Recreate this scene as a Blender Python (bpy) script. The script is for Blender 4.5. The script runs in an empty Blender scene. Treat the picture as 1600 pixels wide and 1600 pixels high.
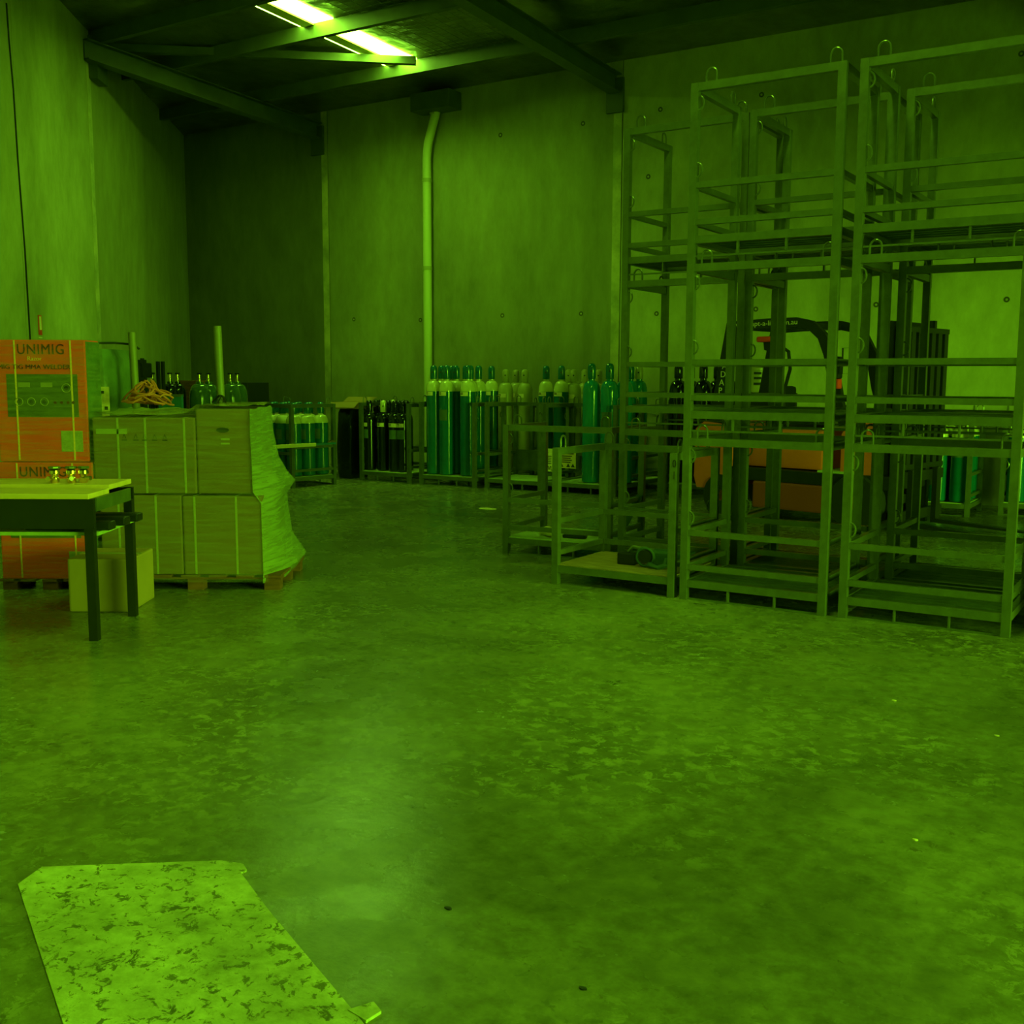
import bpy, bmesh, math, random
from mathutils import Vector, Matrix

random.seed(11)
PI = math.pi
SC = bpy.context.scene
COL = SC.collection

# ------------------------------------------------------------------ camera
F_PX, PITCH, YAW, ROLL, EYE = 1700.0, 0.123, -0.571, 0.004, 1.5
_f = Vector((math.sin(YAW) * math.cos(PITCH), math.cos(YAW) * math.cos(PITCH), -math.sin(PITCH)))
_r = Vector((math.cos(YAW), -math.sin(YAW), 0.0))
_u = _r.cross(_f)
CR = math.cos(ROLL) * _r + math.sin(ROLL) * _u
CU = -math.sin(ROLL) * _r + math.cos(ROLL) * _u
CF = _f
cam_d = bpy.data.cameras.new('camera')
cam = bpy.data.objects.new('camera', cam_d)
COL.objects.link(cam)
cam_d.sensor_width = 36.0
cam_d.lens = 36.0 * F_PX / 1600.0
cam_d.clip_end = 200
cam.matrix_world = Matrix(((CR.x, CU.x, -CF.x, 0), (CR.y, CU.y, -CF.y, 0), (CR.z, CU.z, -CF.z, EYE), (0, 0, 0, 1)))
SC.camera = cam

# ------------------------------------------------------------------ sky, door light, exposure
LIGHT = (0.30, 1.0, 0.02)                      # the green light that fills the hall
w = bpy.data.worlds.new('sky')
SC.world = w
w.use_nodes = True
nt = w.node_tree
bg = nt.nodes['Background']
bg.inputs[0].default_value = (*LIGHT, 1)
bg.inputs[1].default_value = 35.0
DOOR_X, DOOR_Y0, DOOR_Y1, DOOR_Z = 9.0, 1.0, 7.5, 3.3
pl = bpy.data.lights.new('door_portal', 'AREA')
pl.shape = 'RECTANGLE'
pl.size, pl.size_y = DOOR_Y1 - DOOR_Y0, DOOR_Z
pl.cycles.is_portal = True
po = bpy.data.objects.new('door_portal', pl)
COL.objects.link(po)
po.location = (DOOR_X + 0.12, (DOOR_Y0 + DOOR_Y1) / 2, DOOR_Z / 2)
po.rotation_euler = (PI / 2, 0, PI / 2)
SKYLIGHT_POWER = 11.0
vs = SC.view_settings
vs.view_transform = 'Standard'
vs.look = 'None'
vs.exposure = 0.08
vs.gamma = 1.0
vs.use_curve_mapping = False


def FL(u, v, z=0.0):
    """point on the level z that the camera sees at photo pixel u, v"""
    d = CF + (u - 800) / F_PX * CR - (v - 800) / F_PX * CU
    t = (z - EYE) / d.z
    return Vector((0, 0, EYE)) + d * t


def AY(u, v, y):
    d = CF + (u - 800) / F_PX * CR - (v - 800) / F_PX * CU
    return Vector((0, 0, EYE)) + d * (y / d.y)


# ------------------------------------------------------------------ materials
MATS = {}


def mat(name, color, rough=0.6, metal=0.0, noise=0.0, scale=8.0, bump=0.0, bscale=None, stretch=(1, 1, 1), color2=None, lo=0.35, hi=0.65, spec=0.5, coat=0.0):
    if name in MATS:
        return MATS[name]
    m = bpy.data.materials.new(name)
    m.use_nodes = True
    t = m.node_tree
    p = t.nodes['Principled BSDF']
    p.inputs['Base Color'].default_value = (*color, 1)
    p.inputs['Roughness'].default_value = rough
    p.inputs['Metallic'].default_value = metal
    p.inputs['Specular IOR Level'].default_value = spec
    p.inputs['Coat Weight'].default_value = coat
    if noise or color2 or bump:
        tc = t.nodes.new('ShaderNodeTexCoord')
        mp = t.nodes.new('ShaderNodeMapping')
        mp.inputs['Scale'].default_value = stretch
        t.links.new(tc.outputs['Object'], mp.inputs[0])
    if noise or color2:
        n = t.nodes.new('ShaderNodeTexNoise')
        n.inputs['Scale'].default_value = scale
        n.inputs['Detail'].default_value = 8
        n.inputs['Roughness'].default_value = 0.65
        t.links.new(mp.outputs[0], n.inputs['Vector'])
        r = t.nodes.new('ShaderNodeValToRGB')
        c2 = color2 or tuple(c * (1 - noise) for c in color)
        r.color_ramp.elements[0].position = lo
        r.color_ramp.elements[1].position = hi
        r.color_ramp.elements[0].color = (*c2, 1)
        r.color_ramp.elements[1].color = (*color, 1)
        t.links.new(n.outputs['Fac'], r.inputs[0])
        t.links.new(r.outputs[0], p.inputs['Base Color'])
    if bump:
        nb = t.nodes.new('ShaderNodeTexNoise')
        nb.inputs['Scale'].default_value = bscale or scale * 4
        nb.inputs['Detail'].default_value = 6
        t.links.new(mp.outputs[0], nb.inputs['Vector'])
        b = t.nodes.new('ShaderNodeBump')
        b.inputs['Strength'].default_value = bump
        b.inputs['Distance'].default_value = 0.02
        t.links.new(nb.outputs['Fac'], b.inputs['Height'])
        t.links.new(b.outputs[0], p.inputs['Normal'])
    MATS[name] = m
    return m


def emit(name, color, strength):
    m = bpy.data.materials.new(name)
    m.use_nodes = True
    t = m.node_tree
    t.nodes.remove(t.nodes['Principled BSDF'])
    e = t.nodes.new('ShaderNodeEmission')
    e.inputs[0].default_value = (*color, 1)
    e.inputs[1].default_value = strength
    t.links.new(e.outputs[0], t.nodes['Material Output'].inputs[0])
    return m


def layered(name, stops, rough=(0.45, 0.8), fine=0.25, bump=0.15, stretch=(1, 1, 1), chips=None, spec=0.4):
    """concrete: a broad blotch ramp, fine grain, dark pits and optional crisp pale wear patches"""
    m = bpy.data.materials.new(name)
    m.use_nodes = True
    t = m.node_tree
    L = t.links.new
    p = t.nodes['Principled BSDF']
    p.inputs['Specular IOR Level'].default_value = spec
    tc = t.nodes.new('ShaderNodeTexCoord')
    mp = t.nodes.new('ShaderNodeMapping')
    mp.inputs['Scale'].default_value = stretch
    L(tc.outputs['Object'], mp.inputs[0])

    def noise(scale, detail=8, rgh=0.6, dist=0.0, src=None):
        n = t.nodes.new('ShaderNodeTexNoise')
        n.inputs['Scale'].default_value = scale
        n.inputs['Detail'].default_value = detail
        n.inputs['Roughness'].default_value = rgh
        n.inputs['Distortion'].default_value = dist
        L(src or mp.outputs[0], n.inputs['Vector'])
        return n.outputs['Fac']

    def ramp(f, els):
        r = t.nodes.new('ShaderNodeValToRGB')
        while len(r.color_ramp.elements) < len(els):
            r.color_ramp.elements.new(0.5)
        for e, (pos, c) in zip(r.color_ramp.elements, els):
            e.position = pos
            e.color = (*c, 1) if len(c) == 3 else c
        L(f, r.inputs[0])
        return r.outputs[0]

    def mix(fac, a, b, mode='MIX'):
        x = t.nodes.new('ShaderNodeMix')
        x.data_type = 'RGBA'
        x.blend_type = mode
        if isinstance(fac, float):
            x.inputs[0].default_value = fac
        else:
            L(fac, x.inputs[0])
        L(a, x.inputs[6])
        L(b, x.inputs[7]) if not isinstance(b, tuple) else setattr(x.inputs[7], 'default_value', (*b, 1))
        return x.outputs[2]
    base = ramp(noise(stops['scale'], 10, 0.62, 0.4), stops['ramp'])
    g = ramp(noise(stops.get('fine_scale', 22), 8, 0.7), [(0.3, (1 - fine,) * 3), (0.7, (1 + fine * 0.4,) * 3)])
    c = mix(1.0, base, g, 'MULTIPLY')
    if chips:
        for ch in chips:
            area = ramp(noise(ch['area_scale'], 3, 0.5), [(ch['area'], (0, 0, 0)), (ch['area'] + 0.1, (1, 1, 1))])
            spk = ramp(noise(ch['scale'], 10, 0.72, ch.get('dist', 0.6)), [(ch['cut'], (0, 0, 0)), (ch['cut'] + 0.03, (1, 1, 1))])
            f = mix(1.0, area, spk, 'MULTIPLY')
            c = mix(f, c, ch['color'])
    L(c, p.inputs['Base Color'])
    rr = ramp(noise(3.0, 5), [(0.35, (rough[0],) * 3), (0.65, (rough[1],) * 3)])
    L(rr, p.inputs['Roughness'])
    b = t.nodes.new('ShaderNodeBump')
    b.inputs['Strength'].default_value = bump
    b.inputs['Distance'].default_value = 0.01
    L(noise(stops.get('bump_scale', 30), 6), b.inputs['Height'])
    L(b.outputs[0], p.inputs['Normal'])
    MATS[name] = m
    return m


CONC = (0.42, 0.42, 0.16)


def cs(k, r=1.0):
    return (CONC[0] * k * r, CONC[1] * k, CONC[2] * k)


M_floor = layered('floor_concrete', dict(scale=0.55, ramp=[(0.30, cs(0.24)), (0.44, cs(0.38)), (0.54, cs(0.55)), (0.68, cs(0.85))], fine_scale=13, bump_scale=30),
                  rough=(0.19, 0.32), fine=0.5, bump=0.14, spec=0.5,
                  chips=[dict(area_scale=0.6, area=0.46, scale=14.0, cut=0.53, color=cs(0.76)),
                         dict(area_scale=1.1, area=0.46, scale=11.0, cut=0.585, color=cs(0.30)),
                         dict(area_scale=2.0, area=0.3, scale=30.0, cut=0.64, color=cs(0.2))])
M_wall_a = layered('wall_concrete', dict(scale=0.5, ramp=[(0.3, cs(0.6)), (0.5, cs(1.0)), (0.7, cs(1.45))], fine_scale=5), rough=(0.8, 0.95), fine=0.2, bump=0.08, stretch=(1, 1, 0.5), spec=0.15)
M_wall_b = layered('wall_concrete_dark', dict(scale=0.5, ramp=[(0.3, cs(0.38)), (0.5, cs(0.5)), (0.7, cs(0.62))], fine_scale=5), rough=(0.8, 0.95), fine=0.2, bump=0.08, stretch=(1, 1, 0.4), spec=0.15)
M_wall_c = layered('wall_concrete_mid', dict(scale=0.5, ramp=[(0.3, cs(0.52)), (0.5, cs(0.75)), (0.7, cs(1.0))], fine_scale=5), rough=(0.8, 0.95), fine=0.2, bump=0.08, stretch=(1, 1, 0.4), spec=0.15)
M_board = layered('pale_board', dict(scale=3.0, ramp=[(0.3, cs(0.75)), (0.5, cs(1.3)), (0.7, cs(1.65))], fine_scale=20, bump_scale=40), rough=(0.5, 0.7), fine=0.35, bump=0.25,
                  chips=[dict(area_scale=3.0, area=0.25, scale=26.0, cut=0.555, color=cs(0.35)), dict(area_scale=5.0, area=0.42, scale=9.0, cut=0.58, color=cs(0.25))])
M_groove = mat('joint_dark', cs(0.2), 0.9)
M_patch = mat('joint_mortar', cs(1.35, 1.1), 0.9, color2=cs(0.75), scale=1.6, lo=.4, hi=.62)
M_foil = mat('roof_foil', (0.30, 0.30, 0.14), 0.28, 0.8, noise=0.4, scale=3, bump=1.0, bscale=5)
M_mesh = mat('foil_mesh_wire', (0.3, 0.32, 0.2), 0.4, 0.8)
M_beam = mat('roof_steel', (0.11, 0.125, 0.05), 0.55, 0.2, noise=0.25, scale=4)
M_galv = mat('galvanised_steel', (0.165, 0.185, 0.085), 0.28, 0.35, noise=0.3, scale=9, bump=0.05)
M_galv2 = mat('galvanised_steel_dull', (0.12, 0.135, 0.06), 0.42, 0.2, noise=0.4, scale=7)
M_deck = mat('deck_steel', (0.12, 0.16, 0.07), 0.55, 0.25, noise=0.5, scale=5)
M_ply = mat('deck_plywood', (0.42, 0.26, 0.10), 0.8, noise=0.45, scale=6, stretch=(1, 6, 6))
M_deckpale = mat('deck_pale', (0.5, 0.6, 0.22), 0.6, noise=0.35, scale=4)
M_pvc = mat('pvc_pipe', (0.62, 0.66, 0.24), 0.4)
M_green = mat('cylinder_green', (0.006, 0.15, 0.24), 0.14, noise=0.2, scale=6, coat=0.3)
M_green2 = mat('cylinder_bright_green', (0.008, 0.24, 0.36), 0.14, noise=0.15, scale=6, coat=0.3)
M_olive = mat('cylinder_olive', (0.06, 0.12, 0.05), 0.14, noise=0.2, scale=6, coat=0.4)
M_black = mat('cylinder_black', (0.008, 0.009, 0.006), 0.12, coat=0.4)
M_cream = mat('cylinder_cream', (0.50, 0.47, 0.16), 0.3, noise=0.2, scale=5)
M_shoulder = mat('shoulder_cream', (0.75, 0.72, 0.28), 0.14, noise=0.15, scale=9, coat=0.4)
M_label = mat('label_paper', (0.95, 0.8, 0.35), 0.7, noise=0.15, scale=30)
M_decal = mat('label_faded', (0.10, 0.17, 0.07), 0.5, noise=0.2, scale=20)
M_ink = mat('print_ink', (0.02, 0.02, 0.01), 0.7)
M_brass = mat('brass', (0.85, 0.62, 0.3), 0.22, 1.0)
M_card = mat('cardboard', (0.19, 0.112, 0.034), 0.85, noise=0.10, scale=2)
M_card2 = mat('cardboard_bright', (0.38, 0.23, 0.065), 0.85, noise=0.12, scale=3)
M_tape = mat('strap_tape', (0.33, 0.31, 0.10), 0.4)
M_orange = mat('orange_print', (0.95, 0.075, 0.01), 0.6, noise=0.12, scale=4)
M_panelprint = mat('panel_print', (0.10, 0.11, 0.05), 0.6, noise=0.25, scale=10)
M_panelprint2 = mat('panel_print_light', (0.28, 0.24, 0.10), 0.6)
M_inkred = mat('lettering_brown', (0.10, 0.008, 0.004), 0.7)
M_inkpale = mat('lettering_pale', (0.85, 0.45, 0.12), 0.7)
M_table = mat('table_board', (0.80, 0.50, 0.15), 0.6, noise=0.15, scale=4, stretch=(1, 5, 1))
M_dark = mat('dark_steel', (0.015, 0.014, 0.010), 0.45, noise=0.3, scale=8)
M_rubber = mat('black_rubber', (0.012, 0.012, 0.01), 0.7)
M_timber = mat('pallet_timber', (0.22, 0.07, 0.02), 0.85, noise=0.5, scale=5, stretch=(1, 8, 8))
M_rope = mat('cable_copper', (0.55, 0.14, 0.035), 0.55)
M_fork = mat('forklift_orange', (0.75, 0.13, 0.012), 0.35, noise=0.12, scale=3, coat=0.3)
M_lamp = mat('lamp_red', (0.85, 0.05, 0.01), 0.3)
M_white = mat('letter_white', (0.65, 0.6, 0.35), 0.6)
M_bag = mat('black_film', (0.012, 0.014, 0.006), 0.22, bump=0.6, bscale=9)
M_teal = mat('teal_paint', (0.03, 0.2, 0.35), 0.5)
M_greenwrap = mat('green_wrap', (0.14, 0.21, 0.09), 0.35, noise=0.45, scale=5, bump=0.7, bscale=6)
M_glove = mat('pale_rag', (0.75, 0.62, 0.2), 0.8)
M_sky = emit('skylight_glow', (0.34, 1.0, 0.05), SKYLIGHT_POWER * 3.8)
M_sky2 = emit('skylight_glow_bay_two', (0.34, 1.0, 0.03), SKYLIGHT_POWER * 3.0)


def film(name, alpha, color, rough=0.2):
    m = bpy.data.materials.new(name)
    m.use_nodes = True
    t = m.node_tree
    p = t.nodes['Principled BSDF']
    p.inputs['Base Color'].default_value = (*color, 1)
    p.inputs['Roughness'].default_value = rough
    p.inputs['Specular IOR Level'].default_value = 0.8
    tr = t.nodes.new('ShaderNodeBsdfTransparent')
    mx = t.nodes.new('ShaderNodeMixShader')
    tc = t.nodes.new('ShaderNodeTexCoord')
    mp = t.nodes.new('ShaderNodeMapping')
    mp.inputs['Scale'].default_value = (1.5, 1.5, 22)
    mp.inputs['Rotation'].default_value = (0.12, 0.1, 0)
    n = t.nodes.new('ShaderNodeTexNoise')
    n.inputs['Scale'].default_value = 2.5
    n.inputs['Detail'].default_value = 5
    mr = t.nodes.new('ShaderNodeMapRange')
    mr.inputs[1].default_value = 0.35
    mr.inputs[2].default_value = 0.7
    mr.inputs[3].default_value = max(0, alpha - 0.15)
    mr.inputs[4].default_value = min(1, alpha + 0.25)
    b = t.nodes.new('ShaderNodeBump')
    b.inputs['Strength'].default_value = 0.35
    b.inputs['Distance'].default_value = 0.02
    L = t.links.new
    L(tc.outputs['Object'], mp.inputs[0])
    L(mp.outputs[0], n.inputs['Vector'])
    L(n.outputs['Fac'], mr.inputs[0])
    L(n.outputs['Fac'], b.inputs['Height'])
    L(b.outputs[0], p.inputs['Normal'])
    L(mr.outputs[0], mx.inputs[0])
    L(tr.outputs[0], mx.inputs[1])
    L(p.outputs[0], mx.inputs[2])
    L(mx.outputs[0], t.nodes['Material Output'].inputs[0])
    return m


M_filmclear = film('wrap_clear', 0.05, (0.5, 0.55, 0.2))
M_filmhazy = film('wrap_hazy', 0.7, (0.30, 0.35, 0.11), 0.25)
M_filmthin = film('wrap_thin', 0.0, (0.4, 0.4, 0.15))


# ------------------------------------------------------------------ mesh builder
class MB:
    def __init__(s):
        s.v, s.f = [], []

    def add(s, vs, fs):
        o = len(s.v)
        s.v += [tuple(v) for v in vs]
        s.f += [tuple(i + o for i in f) for f in fs]
        return s

    def box(s, x0, x1, y0, y1, z0, z1, c=0.0):
        if c <= 0:
            s.add([(x0, y0, z0), (x1, y0, z0), (x1, y1, z0), (x0, y1, z0), (x0, y0, z1), (x1, y0, z1), (x1, y1, z1), (x0, y1, z1)],
                  [(3, 2, 1, 0), (4, 5, 6, 7), (0, 1, 5, 4), (1, 2, 6, 5), (2, 3, 7, 6), (3, 0, 4, 7)])
            return s
        bm = bmesh.new()
        bmesh.ops.create_cube(bm, size=1)
        for v in bm.verts:
            v.co = Vector(((x0 + x1) / 2 + v.co.x * (x1 - x0), (y0 + y1) / 2 + v.co.y * (y1 - y0), (z0 + z1) / 2 + v.co.z * (z1 - z0)))
        bmesh.ops.bevel(bm, geom=bm.edges[:], offset=c, segments=2, affect='EDGES', profile=0.6)
        bm.verts.index_update()
        s.add([v.co[:] for v in bm.verts], [[v.index for v in f.verts] for f in bm.faces])
        bm.free()
        return s

    def ring(s, pts):
        o = len(s.v)
        s.v += [tuple(p) for p in pts]
        return list(range(o, o + len(pts)))

    def skin(s, r0, r1, closed=True):
        n = len(r0)
        for i in range(n if closed else n - 1):
            j = (i + 1) % n
            s.f.append((r0[i], r0[j], r1[j], r1[i]))

    def tube(s, path, r, n=8, cap=True, closed=False):
        path = [Vector(p) for p in path]
        N = len(path)
        rings = []
        up = None
        for i, p in enumerate(path):
            if closed:
                d = path[(i + 1) % N] - path[i - 1]
            else:
                d = path[min(i + 1, N - 1)] - path[max(i - 1, 0)]
            d.normalize()
            if up is None:
                up = Vector((0, 0, 1)) if abs(d.z) < 0.9 else Vector((1, 0, 0))
            a = d.cross(up).normalized()
            up = a.cross(d).normalized()
            rr = r[i] if isinstance(r, (list, tuple)) else r
            rings.append(s.ring([p + rr * (math.cos(2 * PI * k / n) * a + math.sin(2 * PI * k / n) * up) for k in range(n)]))
        for a, b in zip(rings, rings[1:]):
            s.skin(a, b)
        if closed:
            s.skin(rings[-1], rings[0])
        elif cap:
            s.f.append(tuple(reversed(rings[0])))
            s.f.append(tuple(rings[-1]))
        return s

    def lathe(s, prof, n=20, c=(0, 0, 0)):
        rings = [s.ring([(c[0] + r * math.cos(2 * PI * k / n), c[1] + r * math.sin(2 * PI * k / n), c[2] + z) for k in range(n)]) for r, z in prof]
        for a, b in zip(rings, rings[1:]):
            s.skin(a, b)
        s.f.append(tuple(reversed(rings[0])))
        s.f.append(tuple(rings[-1]))
        return s

    def prism(s, poly, axis, a, b):
        """poly in the two other axes (x,z for axis y; y,z for axis x; x,y for axis z)"""
        def P(p, t):
            return {'y': (p[0], t, p[1]), 'x': (t, p[0], p[1]), 'z': (p[0], p[1], t)}[axis]
        r0 = s.ring([P(p, a) for p in poly])
        r1 = s.ring([P(p, b) for p in poly])
        s.skin(r0, r1)
        s.f.append(tuple(reversed(r0)))
        s.f.append(tuple(r1))
        return s

    def bar(s, p, q, wx, wz=None):
        """square bar between two points"""
        wz = wz or wx
        p, q = Vector(p), Vector(q)
        d = (q - p).normalized()
        up = Vector((0, 0, 1)) if abs(d.z) < 0.95 else Vector((0, 1, 0))
        a = d.cross(up).normalized() * wx / 2
        b = a.cross(d).normalized() * wz / 2
        r0 = s.ring([p + a + b, p - a + b, p - a - b, p + a - b])
        r1 = s.ring([q + a + b, q - a + b, q - a - b, q + a - b])
        s.skin(r0, r1)
        s.f += [tuple(reversed(r0)), tuple(r1)]
        return s

    def mesh(s, name, m, smooth=False):
        me = bpy.data.meshes.new(name)
        me.from_pydata(s.v, [], s.f)
        bm = bmesh.new()
        bm.from_mesh(me)
        bmesh.ops.recalc_face_normals(bm, faces=bm.faces)
        bm.to_mesh(me)
        bm.free()
        me.materials.append(m)
        if smooth:
            me.polygons.foreach_set('use_smooth', [True] * len(me.polygons))
            me.set_sharp_from_angle(angle=0.7)
        return me

    def build(s, name, m, parent=None, smooth=False, label=None):
        return link(name, s.mesh(name, m, smooth), parent, label)


def link(name, me, parent=None, label=None):
    o = bpy.data.objects.new(name, me)
    COL.objects.link(o)
    if parent:
        o.parent = parent
    if label:
        o['label'] = label
    return o


def tag(o, label, cat, group=None, kind=None):
    if label:
        o['label'] = label
    if cat:
        o['category'] = cat
    if group:
        o['group'] = group
    if kind:
        o['kind'] = kind
    return o


def thing(name, label, cat, loc=(0, 0, 0), rz=0.0, group=None):
    o = link(name, None)
    o.empty_display_size = 0.1
    o.location = loc
    o.rotation_euler = (0, 0, rz)
    return tag(o, label, cat, group)


def struct(o, name=None):
    o['kind'] = 'structure'
    return o


def copy_tree(o, parent=None):
    c = o.copy()
    COL.objects.link(c)
    if parent:
        c.parent = parent
    for ch in o.children:
        copy_tree(ch, c)
    return c


def text(s, size, m, parent, loc, rot, name='lettering', extrude=0.0015, sx=1.0, align='LEFT', spacing=1.0):
    cu = bpy.data.curves.new(name, 'FONT')
    cu.body = s
    cu.size = size
    cu.extrude = extrude
    cu.align_x = align
    cu.space_character = spacing
    cu.resolution_u = 3
    tmp = bpy.data.objects.new('tmp', cu)
    COL.objects.link(tmp)
    dg = bpy.context.evaluated_depsgraph_get()
    me = bpy.data.meshes.new_from_object(tmp.evaluated_get(dg))
    bpy.data.objects.remove(tmp)
    me.materials.clear()
    me.materials.append(m)
    o = link(name, me, parent)
    o.location = loc
    o.rotation_euler = rot
    o.scale = (sx, 1, 1)
    return o


# ------------------------------------------------------------------ the hall
WY = 14.0                                   # back wall
LC = Vector((-16.13, 14.0))                 # corner of back and left wall
LD = Vector((0.590, -0.807)).normalized()   # left wall runs toward the camera side
LN = Vector((-LD.y, LD.x))                  # its normal, into the room
FY = -8.0                                   # front wall, behind the camera
LE = LC + LD * ((FY - LC.y) / LD.y)
RS = 0.05                                   # roof slope


def roof_z(y):
    return 5.85 + RS * (WY - y)


floor = MB().add([(LC.x - 0.3, WY + 0.3, 0), (LE.x - 0.3, FY - 0.3, 0), (DOOR_X + 0.3, FY - 0.3, 0), (DOOR_X + 0.3, WY + 0.3, 0),
                  (LC.x - 0.3, WY + 0.3, -0.2), (LE.x - 0.3, FY - 0.3, -0.2), (DOOR_X + 0.3, FY - 0.3, -0.2), (DOOR_X + 0.3, WY + 0.3, -0.2)],
                 [(0, 1, 2, 3), (7, 6, 5, 4), (0, 4, 5, 1), (1, 5, 6, 2), (2, 6, 7, 3), (3, 7, 4, 0)]).build('floor', M_floor)
struct(floor)
yard = MB().box(DOOR_X + 0.3, DOOR_X + 30, -25, 25, -0.25, -0.03).build('ground_outside', mat('yard', (0.05, 0.05, 0.03), 0.9, noise=0.3, scale=2))
struct(yard)

# back wall: a backing slab and the precast panels in front of it, joints open between them
wb = MB().box(LC.x - 0.3, DOOR_X + 0.3, WY + 0.03, WY + 0.25, -0.1, 7.3).build('wall_back', M_groove)
struct(wb)
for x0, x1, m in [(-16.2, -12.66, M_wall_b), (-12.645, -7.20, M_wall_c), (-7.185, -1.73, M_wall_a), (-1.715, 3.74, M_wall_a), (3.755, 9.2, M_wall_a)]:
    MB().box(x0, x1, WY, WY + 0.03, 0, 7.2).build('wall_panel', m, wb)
for x in (-12.65, -7.19, -1.72):
    MB().box(x - 0.14, x - 0.01, WY - 0.004, WY, 0, 6.2).build('joint_mortar', M_patch, wb)
for u, v in [(553, 499), (657, 500), (785, 493), (908, 490), (1026, 490), (1181, 483), (1573, 468), (782, 211), (911, 193), (1032, 171), (1190, 148), (1013, 276), (1369, 476), (1596, 84), (1395, 117)]:
    p = AY(u, v, WY)
    prof = [(0.034, 0), (0.034, 0.004), (0.028, 0.007), (0.018, 0.002), (0.014, 0.002)]
    o = MB().lathe(prof, 12).build('tie_hole', M_groove, wb, True)
    o.location = (p.x, WY, p.z)
    o.rotation_euler = (PI / 2, 0, 0)
    o2 = MB().lathe([(0.014, 0), (0.014, 0.004)], 10).build('tie_plug', M_patch, o, True)
    o2.location = (0, 0, 0.001)

# left wall
wl = link('wall_left', None)
wl.empty_display_size = 0.1
wl.location = (LC.x, LC.y, 0)
wl.rotation_euler = (0, 0, math.atan2(LD.y, LD.x))     # local x along the wall, local +y into the room
struct(wl)
WLEN = (FY - LC.y) / LD.y
MB().box(-0.2, WLEN + 0.3, -0.28, -0.03, -0.1, 7.6).build('wall_backing', M_groove, wl)
JA = 5.30                                    # joint with the smeared mortar
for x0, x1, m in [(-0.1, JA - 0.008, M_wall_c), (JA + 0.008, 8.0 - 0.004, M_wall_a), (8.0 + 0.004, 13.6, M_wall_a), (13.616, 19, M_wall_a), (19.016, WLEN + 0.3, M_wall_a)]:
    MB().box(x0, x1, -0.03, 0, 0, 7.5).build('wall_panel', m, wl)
MB().box(JA + 0.0, JA + 0.16, 0, 0.004, 0, 6.3).build('joint_mortar', M_patch, wl)


def wall_x(u, v):
    d = CF + (u - 800) / F_PX * CR - (v - 800) / F_PX * CU
    t = (LC.dot(LN)) / (d.x * LN.x + d.y * LN.y)
    p = Vector((0, 0, EYE)) + d * t
    return (Vector((p.x, p.y)) - LC).dot(LD), p.z


cond = [wall_x(u, v) for u, v in [(9, 5), (13, 60), (20, 140), (27, 250), (38, 390), (46, 525)]]
cw = MB().tube([(x, 0.006, z) for x, z in cond] + [(cond[-1][0], 0.006, 0.3)], 0.010, 6).build('wall_cable', M_dark)
cw.location, cw.rotation_euler = wl.location, wl.rotation_euler
tag(cw, 'thin dark cable running down the left concrete wall', 'cable')
sx, sz = wall_x(62, 508)
sg = thing('extinguisher_sign', 'small upright red and white sign on the left wall above the orange carton', 'sign', (0, 0, 0))
sg.location = wl.matrix_basis @ Vector((sx, 0.0, sz))
sg.rotation_euler = wl.rotation_euler
MB().box(-0.05, 0.05, 0, 0.008, -0.115, 0.115).build('sign_plate', M_lamp, sg)
MB().box(-0.028, 0.028, 0.008, 0.011, -0.055, 0.1).build('sign_face', M_label, sg)
MB().box(-0.05, 0.05, 0, 0.006, -0.15, -0.14).build('sign_strip', M_label, sg)

# front and right walls (outside the picture; the door lets the daylight in)
wf = struct(MB().box(LE.x - 0.4, DOOR_X + 0.3, FY - 0.25, FY, -0.1, 7.6).build('wall_front', M_wall_b))
wr = MB()
wr.box(DOOR_X, DOOR_X + 0.25, FY - 0.2, DOOR_Y0, -0.1, 7.6)
wr.box(DOOR_X, DOOR_X + 0.25, DOOR_Y1, WY + 0.2, -0.1, 7.6)
wr.box(DOOR_X, DOOR_X + 0.25, DOOR_Y0, DOOR_Y1, DOOR_Z, 7.6)
struct(wr.build('wall_right', M_wall_b))

# roof: foil blanket, purlins, rafters
ya, yb = FY - 0.3, WY + 0.25
roof = MB().add([(-18, ya, roof_z(ya)), (DOOR_X + .4, ya, roof_z(ya)), (DOOR_X + .4, yb, roof_z(yb)), (-18, yb, roof_z(yb)),
                 (-18, ya, roof_z(ya) + .2), (DOOR_X + .4, ya, roof_z(ya) + .2), (DOOR_X + .4, yb, roof_z(yb) + .2), (-18, yb, roof_z(yb) + .2)],
                [(0, 1, 2, 3), (7, 6, 5, 4), (0, 4, 5, 1), (1, 5, 6, 2), (2, 6, 7, 3), (3, 7, 4, 0)]).build('ceiling', M_foil)
struct(roof)


def wall_left_x(y):
    return LC.x + LD.x * (y - LC.y) / LD.y


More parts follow.
